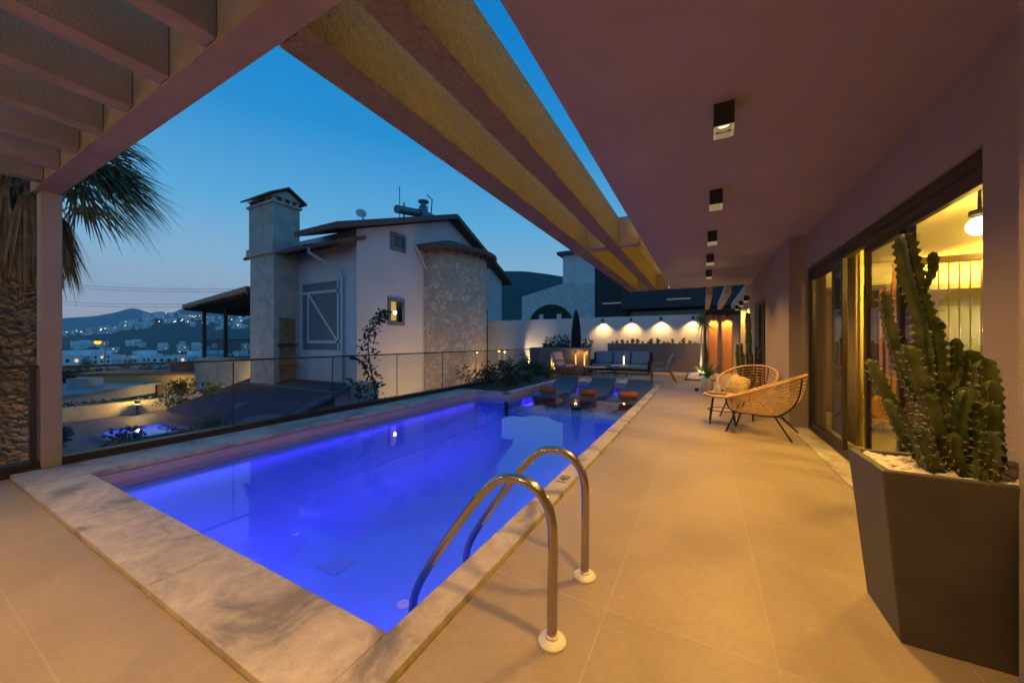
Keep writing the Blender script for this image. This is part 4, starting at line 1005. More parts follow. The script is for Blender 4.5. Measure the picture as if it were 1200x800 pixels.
for k in range(5):
    a = rnd.uniform(0,6.28); q = [Vector((-6.0,5.25,-.5+.25*k)), Vector((-6.0+.2*math.cos(a),5.25+.3*math.sin(a)-.15,-.2+.25*k)), Vector((-6.0+.3*math.cos(a),5.25+.5*math.sin(a)-.2,.1+.2*k))]
    st.tube(q, .006, 5)
    for p in smooth_path([tuple(x) for x in q],2):
        for j in range(5): leaf(b, p, Vector((rnd.uniform(-1,1),rnd.uniform(-1,1),rnd.uniform(-.3,1))), .08, .045)
b.build('foliage', M['leaf_dark'], cv); st.build('stem', M['bark'], cv)
for i, (x, y, h) in enumerate([(-6.1,8.9,1.25),(-6.2,10.2,1.5),(-6.1,11.6,1.6)]):
    shrub('shrub', ['leafy shrub behind the glass railing, below the stone turret','leafy shrub behind the glass railing, in front of the turret slit window','leafy shrub behind the far end of the glass railing'][i], 'shrub', (x,y,-1.2), .5, h+.35, 10, 380, .12, .05, M['leaf_dark'], 'shrubs outside the glass railing')

# ------------------------------------------------------------------ interior things
def interior():
    ac = thing('air_conditioner', 'white wall-mounted air conditioner high in the lit room', 'air conditioner', (2.2,7.85,2.07))
    b = MB(); b.prism([(7.72,2.12),(7.76,2.07),(7.985,2.07),(7.985,2.44),(7.76,2.44),(7.70,2.38)], 1.75, 2.62, axis='x'); b.build('casing', M['white_plastic'], ac, bevel=.02)
    b = MB(); b.box(1.82,7.71,2.085,2.55,7.765,2.105); b.build('louvre', M['grey_wall'], ac)
    sc = thing('slat_screen', 'orange vertical timber slat screen beside the air conditioner', 'screen', (2.75,7.8,0))
    b = MB()
    for k in range(7): x = 2.50+.075*k; b.box(x,7.80,.10,x+.04,7.84,2.06 if x < 2.63 else 2.44)
    b.build('slats', M['wood'], sc)
    b = MB(); b.box(2.49,7.79,.04,3.0,7.85,.10); b.build('rail', M['wood'], sc)
    rd = thing('rod_partition', 'partition of thin upright brass rods hanging from a dark rail', 'partition', (2.8,6.5,0))
    br = mat('brass', (.75,.52,.20), .3, 1.)
    b = MB(); b.box(2.35,6.46,2.20,4.4,6.54,2.28); b.build('top_rail', M['wood_dark'], rd)
    b = MB(); b.box(2.35,6.46,.5,4.4,6.54,.55); b.build('bottom_rail', M['wood_dark'], rd)
    for k in range(22): b = MB(); b.tube([(2.45+.09*k,6.5,.55),(2.45+.09*k,6.5,2.2)], .008, 6); b.build('rod', br, rd)
    cs = thing('console', 'low orange wooden console inside the glass door', 'console', (2.1,6.5,0))
    b = MB(); b.box(1.7,6.35,.20,2.35,6.75,.46); b.build('body', M['wood'], cs, bevel=.01)
    for x in (1.75,2.3):
        for y in (6.4,6.7): b = MB(); b.box(x-.02,y-.02,.004,x+.02,y+.02,.2); b.build('leg', M['wood_dark'], cs)
    for k, (x, h) in enumerate(((1.85,.10),(2.0,.14),(2.16,.09))):
        b = MB(); b.lathe([(0,0),(.03,0),(.045,h*.5),(.02,h*.85),(.028,h),(0,h)], (x,6.5,.462), 14)
        tag(b.build('vase', [M['white_plastic'],M['leaf_mid'],M['wood_dark']][k], smooth=50), ['white little vase on the console indoors','green little vase in the middle of the console','dark little vase at the right end of the console'][k], 'vase')
    gl = thing('globe_lamp', 'glowing ribbed globe ceiling lamp inside the lit room', 'ceiling lamp', (2.05,4.5,2.18))
    b = MB(); b.sphere((2.06,4.5,2.18), .078, 24, 16); b.build('globe', M['lit_globe'], gl, smooth=60)
    b = MB(); b.lathe([(.06,.09),(.06,.13),(.012,.135),(.012,.32)], (2.06,4.5,2.18), 20); b.build('cap', M['black'], gl)
    light('POINT','globe_lamp_light',(2.06,4.5,2.03), 150, INTC, gl, shadow_soft_size=.1)
    wl = thing('wall_sconce', 'small glowing sconce on the green panel inside the room', 'wall lamp', (4.0,7.9,1.5))
    b = MB(); b.lathe([(.02,.10),(.12,.0),(.12,-.01),(0,-.01)], (3.95,7.84,1.5), 20); b.box(3.93,7.84,1.52,3.97,7.94,1.56); b.build('shade', M['white_plastic'], wl, smooth=40)
    b = MB(); b.sphere((3.95,7.84,1.475),.05,12,8,0,(1,1,.5)); b.build('bulb', emit('sconce_glow',(1,.85,.5),5), wl)
    light('POINT','sconce_lamp',(3.95,7.84,1.38),18,(1,.75,.35),wl,shadow_soft_size=.05)
    for i, (x, y) in enumerate(((3.3,6.0),(3.6,7.1),(4.8,6.6))):  # extra ceiling lamps, added to brighten the room and even out its light
        sp_ = thing('recessed_spot', ['small recessed ceiling spot indoors above the brass rods','small recessed ceiling spot indoors in front of the green panel','small recessed ceiling spot deep in the lit room'][i], 'ceiling lamp', (x,y,2.5), 'recessed ceiling spots indoors')
        b = MB(); b.lathe([(.035,2.497),(.05,2.490),(.05,2.499)], (x,y,0), 18); b.build('trim_ring', M['white_plastic'], sp_)
        b = MB(); b.lathe([(0,2.494),(.035,2.494)], (x,y,0), 16); b.build('lens', M['lamp_lens'], sp_)
        light('POINT','recessed_lamp',(x,y,2.36),75,INTC,sp_,shadow_soft_size=.05)
    # curtains
    for i, (y0, y1) in enumerate(((5.36,5.66),(5.85,6.22))):
        b = MB(); n = 40; vs = []
        for k in range(n+1):
            y = y0+(y1-y0)*k/n; x = 1.56+.028*math.sin(k*.95)+.01*math.sin(k*2.3)
            vs += [(x,y,.03),(x,y,2.46)]
        b.add(vs, [(2*k,2*k+2,2*k+3,2*k+1) for k in range(n)])
        o = b.build('curtain', mat('mustard_curtain',(.55,.42,.14),.9,var=.08) if i == 0 else mat('olive_curtain',(.22,.21,.09),.9,var=.08), smooth=80)
        tag(o, ['bright mustard curtain gathered behind the glass door, left of the open gap','olive curtain at the far end of the glass door'][i], 'curtain')
        so_ = o.modifiers.new('thick','SOLIDIFY'); so_.thickness = .004
    tb_ = thing('pendant_lamp', 'small lamp with a green shade above the table indoors', 'pendant lamp', (5,5,1.5))
interior()
for o in list(bpy.data.objects):
    if o.name.startswith('pendant_lamp'): bpy.data.objects.remove(o)
# ------------------------------------------------------------------ neighbouring stone house
nh = thing('stone_house', 'two-storey rendered house with a rubble stone turret and a tall chimney', 'house', (-14,12,-1.7))
HX, HY0, HY1, EZ, RZ, RY = -11.4, 9.0, 19.9, 5.15, 7.42, 14.55
b = MB(); b.prism([(HY0,-1.7),(HY1,-1.7),(HY1,EZ),(RY,RZ),(HY0,5.44)], -17.3, HX, axis='x')
b.build('wall', M['nb_wall'], nh)
def roofslab(x0, x1, y0, y1, th=.16, ov=.62):
    k0 = .352; k1 = (RZ-EZ)/(HY1-RY)
    a = (y0, RZ-k0*(RY-y0)+.05); r = (RY, RZ+.05); c = (y1, RZ-k1*(y1-RY)+.05)
    return [a, r, c, (c[0],c[1]+th), (r[0],r[1]+th*1.1), (a[0],a[1]+th)]
b = MB(); b.prism(roofslab(0,0,7.85,20.5,.2), -13.4, -10.95, axis='x'); b.build('roof', M['roof_tile'], nh)
b = MB()
pl = roofslab(0,0,7.78,20.56,.20); pl = [(y,z-.02) for y, z in pl]
b.prism(pl, -10.95, -10.88, axis='x'); b.build('bargeboard', M['roof_edge'], nh)
# lower roof over the chimney side, with rafter tails
b = MB(); b.prism([(8.2,4.78),(8.2,4.92),(14.5,7.1),(14.5,6.9)], -17.6, -13.41, axis='x')
b.prism([(8.28,4.74),(8.28,4.88),(9.3,5.26),(9.3,5.1)], -13.41, -11.25, axis='x')
lr = b.build('eaves_roof', M['roof_tile'], nh)
b = MB()
for k in range(13):
    x = -16.9+.45*k
    b = MB(); b.prism([(8.3,4.64),(8.3,4.75),(8.998,5.02),(8.998,4.91)], x, x+.09, axis='x')
    b.build('rafter_tail', M['roof_edge'], lr)
b = MB(); b.tube([(-17.5,8.14,4.80),(-11.2,8.14,4.74)], .07, 8); b.build('gutter', M['roof_edge'], nh)
# grey geometric panel on the left facade
b = MB(); b.box(-14.72,8.985,.90,-12.14,8.999,3.60); pa = b.build('wall_panel', M['nb_grey'], nh)
b = MB()
def bar(p, q, w=.055):
    p = Vector((p[0],8.982,p[1])); q = Vector((q[0],8.982,q[1])); m = (p+q)/2; d = q-p
    b.mbox(Matrix.Translation(m) @ Matrix.Rotation(-math.atan2(d.z,d.x),4,'Y'), d.length/2, .006, w)
bar((-14.70,3.22),(-12.16,3.22)); bar((-14.35,3.16),(-14.35,1.28)); bar((-14.40,1.22),(-12.16,1.22)); bar((-12.45,3.58),(-12.45,.92)); b2 = None
b.build('panel_band', M['nb_wall'], pa)
b = MB(); p = Vector((-14.3,8.970,3.17)); q = Vector((-12.5,8.970,1.27)); m = (p+q)/2; d = q-p
b.mbox(Matrix.Translation(m) @ Matrix.Rotation(-math.atan2(d.z,d.x),4,'Y'), d.length/2, .005, .05); b.build('panel_diagonal', M['nb_wall'], pa)
# turret
TX, TY, TR = -11.9, 14.8, 2.2
b = MB(); n = 40
arc = [(TX+TR*math.cos(a), TY+TR*math.sin(a)) for a in [-1.75+3.5*i/n for i in range(n+1)]]
b.prism(arc, -1.7, 5.58); b.build('turret', M['nb_stone'], nh, smooth=30)
b = MB(); R2 = 2.72
ar2 = [(TX+R2*math.cos(a), TY+R2*math.sin(a)) for a in [-1.8+3.6*i/n for i in range(n+1)]]
vs = [(x,y,5.45) for x, y in ar2]+[(x,y,5.62) for x, y in ar2]+[(HX-.3,TY,6.55)]
fs = [(i,i+1,n+1+i+1,n+1+i) for i in range(n)]+[(n+1+i,n+1+i+1,2*n+2) for i in range(n)]+[tuple(range(n+1))[::-1]]
b.add(vs, fs); tr = b.build('turret_roof', M['roof_tile'], nh)
b = MB()
for k in range(15):
    a = -1.5+3.0*k/14; c_, s_ = math.cos(a), math.sin(a)
    b = MB(); b.mbox(Matrix.Translation((TX+2.4*c_,TY+2.4*s_,5.40)) @ Matrix.Rotation(a,4,'Z'), .22,.05,.05)
    b.build('rafter_tail', M['roof_edge'], tr)
b = MB(); a = .62; b.mbox(Matrix.Translation((TX+TR*math.cos(a),TY+TR*math.sin(a),1.0)) @ Matrix.Rotation(a,4,'Z'), .03,.28,1.9); b.build('turret_window', M['dark_glass'], nh)
# windows
def nwin(y0, y1, z0, z1, lit=False):
    f = .14; b = MB()
    b.box(HX,y0,z0,HX+.05,y0+f,z1); b.box(HX,y1-f,z0,HX+.05,y1,z1); b.box(HX,y0+f,z1-f,HX+.05,y1-f,z1); b.box(HX,y0+f,z0,HX+.07,y1-f,z0+f)
    w_ = b.build('window', M['nb_grey'], nh)
    b = MB(); b.box(HX+.002,y0+f,z0+f,HX+.012,y1-f,z1-f); b.build('pane', M['dark_glass'], w_)
    b = MB(); ym = (y0+y1)/2; b.box(HX+.013,ym-.025,z0+f,HX+.03,ym+.025,z1-f); b.build('mullion', M['nb_grey'], w_)
    if lit:
        b = MB(); b.box(HX+.0125,y0+f+.02,z0+f+.05,HX+.016,y0+f+.30,z1-f-.02); b.build('lit_curtain', emit('window_glow',(1,.62,.14),.55), w_)
        b = MB(); b.sphere((HX+.03,y0+f+.22,(z0+z1)/2-.05),.075,10,8); b.build('lamp_glow', emit('bulb_glow',(1,.9,.6),12), w_)
nwin(10.48,11.40,1.92,3.06,True); nwin(10.62,11.48,5.06,5.80)
b = MB(); b.box(HX,17.45,.7,HX+.03,17.95,1.9); b.build('slit_window', M['dark_glass'], nh)
# chimney
b = MB(); b.box(-16.75,8.0,-1.7,-15.0,8.998,4.75); b.box(-16.88,7.9,4.75,-14.92,9.05,5.05); b.box(-16.75,7.95,5.05,-14.95,9.0,6.75); chm = b.build('chimney', M['nb_ashlar'], nh)
b = MB(); b.box(-16.83,7.88,6.75,-14.88,9.07,6.84); b.build('chimney_ledge', M['nb_ashlar'], chm)
b = MB()
for x in (-16.7,-16.1,-15.5,-15.1): b.box(x,7.95,6.84,x+.12,8.1,7.02); b.box(x,8.85,6.84,x+.12,9.0,7.02)
for y in (8.3,8.6): b.box(-15.12,y,6.84,-14.97,y+.12,7.02)
b.box(-16.5,8.15,6.84,-15.2,8.85,7.02)
b.prism([(7.88,7.02),(9.07,7.02),(8.47,7.36)], -16.8, -14.92, axis='x'); b.build('chimney_cap', M['nb_ashlar'], chm)
b = MB(); b.prism([(7.72,6.98),(8.47,7.42),(9.22,6.98),(9.22,7.05),(8.47,7.50),(7.72,7.05)], -16.95, -14.78, axis='x'); b.build('chimney_roof', M['roof_tile'], chm)
b = MB(); b.box(-15.001,8.2,-.4,-14.996,8.85,2.2); nc_ = b.build('log_niche', mat('niche_timber',(.30,.16,.08),.8,var=.4,vscale=5), chm)
b = MB(); b.box(-15.0,8.15,1.05,-14.93,8.9,1.15); b.box(-15.0,8.15,.2,-14.93,8.9,.3); b.build('shelf', M['wood_dark'], nc_)
b = MB(); b.tube([(-12.9,8.12,4.7),(-12.9,8.1,4.55),(-12.3,8.9,3.95),(-12.15,8.93,3.7),(-12.15,8.93,-.4)], .055, 8); b.build('downpipe', M['nb_wall'], nh, smooth=60)
b = MB(); b.tube([(HX+.1,12.0,5.5),(HX+.07,12.7,4.6),(HX+.07,12.75,4.5)], .05, 8); b.build('downpipe', M['nb_wall'], nh, smooth=60)
# rooftop things
ds = thing('satellite_dish', 'small satellite dish standing on the roof of the stone house', 'satellite dish', (-14,11.35,6.4))
b = MB(); prof = [(0,-.07),(.13,-.055),(.24,0)]; K = 20; vs = []
Rm = Matrix.Translation((-14,11.3,7.2)) @ Matrix.Rotation(math.radians(70),4,Vector((0.6,1,0)))
for r, z in prof:
    for k in range(K): vs.append(Rm @ Vector((r*math.cos(2*PI*k/K), r*math.sin(2*PI*k/K), z)))
b.add(vs, [(i*K+k,i*K+(k+1)%K,(i+1)*K+(k+1)%K,(i+1)*K+k) for i in range(2) for k in range(K)]); o = b.build('reflector', M['nb_wall'], ds, smooth=60)
b = MB(); b.tube([(-14,11.4,6.2),(-14,11.4,7.2)], .03, 6); b.build('mast', M['black'], ds)
wh = thing('solar_water_heater', 'rooftop solar water heater with a round tank on the stone house', 'water heater', (-13,14,7.6))
b = MB(); b.tube([(-13.2,12.7,7.72),(-13.2,14.3,8.02)], .20, 16); b.build('panel_casing', M['water_tank'], wh, smooth=40)
b = MB(); b.tube([(-13.2,14.2,7.95),(-13.2,15.2,8.0)], .29, 18); b.build('tank', M['water_tank'], wh, smooth=40)
b = MB(); b.lathe([(.24,0),(.24,.3),(.15,.38),(.15,.5),(.28,.55),(.28,.62),(0,.66)], (-13.2,14.6,8.15), 16); b.build('expansion_tank', M['water_tank'], wh, smooth=40)
b = MB(); b.tube([(-13.2,15.2,8.0),(-13.2,15.3,9.1),(-13.2,14.9,9.2)], .03, 6); b.tube([(-13.2,12.9,7.2),(-13.2,12.9,8.9)], .02, 6)
for y in (13.2,14.6,15.4): b.tube([(-13.2,y,6.9),(-13.2,y,8.2)], .04, 6)
b.build('pipework', M['black'], wh)
# lean-to annex roof below the left facade
an = thing('annex', 'low annex with a brown tiled lean-to roof below the left facade', 'annex', (-12.5,7.5,-1.7))
b = MB(); b.prism([(8.6,-.28),(8.6,-.38),(5.6,-1.35),(5.6,-1.25)], -17.5, -11.0, axis='x'); b.build('roof', mat('annex_tile', (.085,.042,.03), .9, var=.35, vscale=7, bump=.6, bscale=9), an)
b = MB(); b.prism([(5.5,-1.36),(8.62,-.35),(8.62,-.22),(5.5,-1.22)], -11.0, -10.9, axis='x'); b.build('bargeboard', M['nb_grey'], an)
b = MB(); b.box(-17.2,7.9,-2.4,-11.1,8.6,-.5); b.build('wall', M['nb_wall'], an)
b = MB(); b.box(-10.9,8.35,-1.9,-10.2,8.95,-.30); b.box(-10.98,8.27,-.30,-10.12,9.0,-.22); b.build('gate_pillar', M['nb_ashlar'], an)
# neighbour's timber shade roof
sr = thing('shade_roof', 'dark flat shade roof on slim posts beside the tall chimney', 'shade roof', (-26,11,-.4))
b = MB(); pol = [(-29.6,10.2),(-17.3,8.1),(-17.3,13.0),(-33.0,15.5)]
b.prism(pol, 3.40, 3.62); b.build('roof', M['wood_dark'], sr)
b = MB()
for k in range(16):
    f = k/15; p = Vector((-29.5+12*f,10.3-2.05*f,3.33)); q = Vector((-32.6+15*f,15.2-2.3*f,3.33)); b.tube([p,q], .06, 4)
b.build('rafters', M['black'], sr)
for x, y in ((-28.9,11.1),(-25.4,10.8),(-20.5,12.0)): b = MB(); b.tube([(x,y,-3.5),(x,y,3.4)], .11, 8); b.build('post', M['black'], sr)
rl = thing('balcony_railing', 'dark railing with upright bars under the shade roof', 'railing', (-25,10.9,.2))
b = MB(); b.tube([(-28.7,11.1,1.36),(-17.6,11.1,1.36)], .03, 6); b.tube([(-28.7,11.1,.35),(-17.6,11.1,.35)], .03, 6); b.build('rail', M['black'], rl)
b = MB()
for k in range(75): b.tube([(-28.6+.148*k,11.1,.35),(-28.6+.148*k,11.1,1.36)], .014, 4)
b.build('bars', M['black'], rl)
tp = MB(); tp.box(-26.2,9.6,-2.8,-17.4,16,.3); tag(tp.build('raised_terrace', M['nb_ashlar']), 'raised stone terrace carrying the dark shade roof', 'terrace')

# ------------------------------------------------------------------ lower garden
pav = mat('garden_paving', (.075,.072,.07), .7, var=.2, vscale=1.5)
b = MB(); b.box(-21,-3,-1.78,-7.2,8.2,-1.66); structure(b.build('garden_paving', pav))
gw = MB(); gw.box(-20.4,-4,-1.66,-20.0,9.4,-1.15); tag(gw.build('garden_wall', M['nb_ashlar'], bevel=.01), 'low pale garden wall lit warm along the lower garden', 'wall')
hd = thing('hedge', 'clipped dark hedge with pale blossoms beyond the low garden wall', 'hedge', (-21.6,5,-1.7))
b = MB()
for k in range(2600):
    p = (rnd.uniform(-22.4,-20.9), rnd.uniform(3.2,11.0), rnd.uniform(-1.6,-1.22)); leaf(b, p, (rnd.uniform(-1,1),rnd.uniform(-1,1),rnd.uniform(-.2,1)), .13, .08)
b.build('foliage', M['leaf_dark'], hd)
b = MB()
for k in range(26): b.sphere((rnd.uniform(-21.4,-20.8), rnd.uniform(5.5,8.5), rnd.uniform(-1.3,-1.15)), rnd.uniform(.025,.05), 6, 4)
b.build('blossoms', M['white_wall'], hd)
M['gl_grey'] = mat('lounger_canvas', (.16,.16,.17), .9, var=.15)
# lower pool and loungers
lp = thing('garden_pool', 'small sunken pool glowing bright blue in the lower garden', 'pool', (-15.5,4,-1.66))
b = MB(); b.box(-16.5,3.5,-1.66,-14.4,3.7,-1.58); b.box(-16.5,5.1,-1.66,-14.4,5.3,-1.58); b.box(-16.5,3.7,-1.66,-16.3,5.1,-1.58); b.box(-14.6,3.7,-1.66,-14.4,5.1,-1.58); b.build('coping', M['gl_grey'], lp)
b = MB(); b.box(-16.3,3.7,-1.655,-14.6,5.1,-1.64); b.build('basin', M['pool_tile'], lp)
b = MB(); b.box(-16.295,3.705,-1.625,-14.605,5.095,-1.620); b.build('water', M['water'], lp)
for k, y in enumerate((4.0,4.8)):
    b = MB(); b.box(-16.29,y-.25,-1.618,-16.24,y+.25,-1.590); b.build('pool_light', emit('pool_blue_glow',(.04,.07,1),2.5), lp)
light('POINT','garden_pool_lamp',(-15.6,4.4,-1.15),16,(.08,.10,1.0),lp,shadow_soft_size=.3)
M['gl_grey'] = mat('lounger_canvas', (.16,.16,.17), .9, var=.15)
def deckchair(x, y, rz, label):
    t = thing('deckchair', label, 'sun lounger', (0,0,0), 'grey loungers in the lower garden')
    b = MB(); b.prism([(-.95,.30),(.35,.30),(.95,.72),(.92,.78),(.33,.36),(-.95,.36)], -.3, .3, axis='x'); b.build('mattress', M['gl_grey'], t)
    for s in (-.25,.25):
        for y_ in (-.8,.5): b = MB(); b.box(s-.02,y_-.02,0,s+.02,y_+.02,.31); b.build('leg', M['white_wall'], t)
    t.location = (x,y,-1.66); t.rotation_euler = (0,0,rz)
for i, (x, y, r) in enumerate([(-13.2,6.3,1.3),(-15.0,6.6,1.4)]):
    deckchair(x, y, r, ['grey lounger at the corner of the small blue pool below the annex','grey lounger beyond the small blue pool, near the hedge'][i])
for i, (x, y) in enumerate([(-10.9,5.6)]):
    t = thing('garden_table', 'round grey garden table below the glass railing, beside the annex', 'garden table', (x,y,-1.66), 'grey garden tables')
    b = MB(); b.lathe([(.5,.70),(.5,.74),(0,.74)], (x,y,-1.66), 28); b.build('table_top', M['gl_grey'], t)
    b = MB(); b.tube([(x,y,-1.66),(x,y,-.96)], .04, 8); b.lathe([(.28,0),(.28,.03),(0,.04)], (x,y,-1.66), 20); b.build('pedestal', M['gl_grey'], t)
    for k in range(4):
        a = .5+PI/2*k; cx, cy = x+.85*math.cos(a), y+.85*math.sin(a)
        c = thing('garden_chair', 'grey garden chair drawn up to the round grey table in the lower garden', 'chair', (cx,cy,-1.66), 'grey chairs in the lower garden')
        b = MB(); b.box(cx-.2,cy-.2,-1.24,cx+.2,cy+.2,-1.20); b.build('seat', M['gl_grey'], c)
        b = MB(); b.mbox(Matrix.Translation((cx+.2*math.cos(a),cy+.2*math.sin(a),-.98)) @ Matrix.Rotation(a,4,'Z'), .015,.2,.20); b.build('backrest', M['gl_grey'], c)
        for sx_ in (-.17,.17):
            for sy_ in (-.17,.17): b = MB(); b.box(cx+sx_-.012,cy+sy_-.012,-1.66,cx+sx_+.012,cy+sy_+.012,-1.24); b.build('leg', M['white_wall'], c)
for i, (x, y, rad, h) in enumerate([(-8.6,-.2,.7,1.0),(-9.5,3.9,.5,.8),(-19.0,1.5,.8,1.1),(-19.2,7.6,.6,1.0),(-12,7.2,.5,.7),(-23.5,3,.9,1.0),(-24.5,8.2,.8,.8)]):
    shrub('garden_shrub', ['garden shrub at the foot of the palm','small garden shrub near the round grey table','garden shrub before the low garden wall, on its palm side','garden shrub before the low garden wall, on its house side','small garden shrub against the annex','big loose shrub past the hedge, on the palm side','big loose shrub past the hedge, on the house side'][i], 'shrub', (x,y,-1.7), rad, h, 10, 500, .14, .07, M['leaf_mid'] if i % 2 else M['leaf_dark'], 'shrubs of the lower garden')
for i, (x, y, rad, h) in enumerate([(-13.4,1.9,.6,.8),(-14.6,2.6,.5,.6),(-12.8,3.4,.5,.7),(-13.4,5.3,.5,.7),(-17.3,2.2,.7,.7),(-18.9,6.2,.6,.7),(-17.2,6.9,.6,.7),(-11.4,3.9,.45,.6)]):
    shrub('potted_shrub', ['low shrub of the lower garden nearest the palm','low shrub at the palm side corner of the small blue pool','low shrub at the near edge of the small blue pool, palm side','low shrub at the near edge of the small blue pool, annex side','low shrub between the small blue pool and the low wall, palm side','low shrub between the small blue pool and the low wall, in front of the hedge','low shrub beside the far grey lounger','smallest low shrub of the lower garden, close to the glass railing'][i], 'shrub', (x,y,-1.66), rad, h, 8, 320, .11, .06, M['leaf_dark'] if i % 3 else M['leaf_mid'], 'low shrubs round the small blue pool')
# garden lamps (lit bollards that warm the wall)
for i, (x, y) in enumerate([(-19.6,2.0),(-19.6,5.4),(-19.6,8.6)]):
    t = thing('bollard_lamp', ['lit bollard lamp by the low garden wall, nearest the palm','lit bollard lamp by the low garden wall, in front of the hedge','lit bollard lamp by the low garden wall, nearest the annex'][i], 'garden lamp', (x,y,-1.66), 'bollard lamps along the garden wall')
    b = MB(); b.lathe([(.05,0),(.05,.42),(.09,.54),(.09,.58),(0,.6)], (x,y,-1.66), 14); b.build('post', M['black'], t)
    b = MB(); b.lathe([(.055,.42),(.07,.52)], (x,y,-1.66), 14); b.build('lens', M['lamp_lens'], t)
    light('POINT','bollard_light',(x+.10,y,-.98),95,(1,.55,.12),t,shadow_soft_size=.05)
# floodlights on the ground washing the foot of the stone house
for i, y in enumerate((11.0,14.5)):
    hl = thing('garden_floodlight', ['ground floodlight at the foot of the stone house below the lit window','ground floodlight at the foot of the stone turret'][i], 'floodlight', (-8.7+.9*i,y,-1.75), 'ground floodlights of the stone house')
    b = MB(); b.mbox(Matrix.Translation((-8.7+.9*i,y,-1.55)) @ Matrix.Rotation(.7,4,'Y'), .06,.14,.10); b.tube([(-8.7+.9*i,y,-1.8),(-8.7+.9*i,y,-1.58)], .02, 6); b.build('housing', M['black'], hl)
    l = light('SPOT','floodlight_lamp',(-8.85+.9*i,y,-1.45),270,(1,.58,.2),hl,spot_size=math.radians(120),spot_blend=.9,shadow_soft_size=.06)
    l.rotation_euler = Vector((-1,0,.6)).to_track_quat('-Z','Y').to_euler()

# ------------------------------------------------------------------ arch house, dark house beyond the white wall
ah = thing('arch_house', 'pale stone house with a big dark arch and a plastered tower', 'house', (-15,42,-2))
b = MB(); b.prism([(-20.0,-2),(-10.6,-2),(-10.6,7.85),(-14.0,8.3),(-20.0,6.9)], 40.0, 48.0, axis='y'); b.build('wall', M['pale_stone'], ah)
b = MB(); n = 24; arch = [(-16.1+3.0*math.cos(a), 2.9+2.85*math.sin(a)) for a in [PI*i/n for i in range(n+1)]]+[(-19.1,-1),(-13.1,-1)]
b.prism(arch, 39.97, 39.99, axis='y'); b.build('arch_opening', mat('arch_dark',(.02,.03,.02),.9,var=.6,vscale=2), ah)
b = MB(); ring = [(-16.1+3.25*math.cos(a), 2.9+3.1*math.sin(a)) for a in [PI*i/n for i in range(n+1)]]; inn = [(-16.1+3.0*math.cos(a), 2.9+2.85*math.sin(a)) for a in [PI*i/n for i in range(n+1)]][::-1]
for i in range(n):
    b.prism([ring[i],ring[i+1],inn[n-i-1],inn[n-i]], 39.9, 39.998, axis='y')
b.build('arch_surround', M['pale_stone'], ah)
for k, x in enumerate((-17.6,-15.3)): 
    b = MB(); b.box(x,39.95,-.5,x+.55,39.968,4.6); b.build('arch_curtain', M['white_wall'], ah)
b = MB(); b.box(-14.7,40.4,7.0,-11.4,44,11.6); b.box(-13.4,40.35,7.0,-13.3,40.399,11.6); tw2 = b.build('tower', M['white_wall'], ah)
b = MB(); b.box(-15.3,39.9,11.6,-10.8,44.5,11.95); b.build('tower_roof', M['roof_edge'], tw2)
dh = thing('dark_house', 'dark grey modern house front with long horizontal bands behind the white wall', 'house', (-2,24,-1))
b = MB(); b.box(-6.45,24,-1,-4.3,30,6.5); b.box(-4.3,24.6,-1,3.0,30,3.4); b.build('wall', M['dark_wall'], dh)
b = MB(); b.box(-4.6,23.4,3.3,3.0,24.6,4.45); b.build('fascia', mat('dark_fascia',(.026,.026,.028),.6), dh, bevel=.02)
b = MB(); b.box(-5.9,23.9,3.75,-4.7,23.99,3.83); b.box(-1.9,23.3,3.75,-.6,23.39,3.82); b.build('strip_light', emit('strip_glow',(.6,.7,.8),.16), dh)
b = MB(); b.box(-4.2,24.55,2.0,2.9,24.59,3.2); b.build('window', M['dark_glass'], dh)

# ------------------------------------------------------------------ palm
pm = thing('fan_palm', 'fan palm with a skirt of dry leaves behind the square column', 'palm tree', (-8.8,1.2,-1.8))
b = MB(); prof = []; PXc, PYc = -8.8, 1.2
def tr_r(z): return .215 - .02*(z+1.8)/4.4 + (.12*max(0, 1-(z+1.8)/.5))
b.lathe([(tr_r(z)*.86, z) for z in [-1.8+.2*i for i in range(23)]], (PXc,PYc,0), 20)
for i in range(1900):
    z = -1.78+4.4*(i/1900.); a = i*2.399+rnd.uniform(-.25,.25); r = tr_r(z); o_ = Vector((math.cos(a),math.sin(a),0)); t_ = Vector((-math.sin(a),math.cos(a),0)); p = Vector((PXc,PYc,z))+o_*r*.83
    wv, hv = rnd.uniform(.05,.085), rnd.uniform(.05,.10); sl = o_*rnd.uniform(.025,.075); s_ = t_*rnd.uniform(-.06,.06); up_ = Vector((0,0,hv))
    b.add([p-t_*wv, p+t_*wv, p+sl+s_+up_+t_*wv*.3, p+sl+s_+up_*rnd.uniform(.8,1.3)-t_*wv*.3, p+up_*.75-t_*wv*.8, p+up_*.75+t_*wv*.8], [(0,1,2,3),(3,2,5,4),(0,3,4),(1,5,2)])
b.build('trunk', M['palm_trunk'], pm)
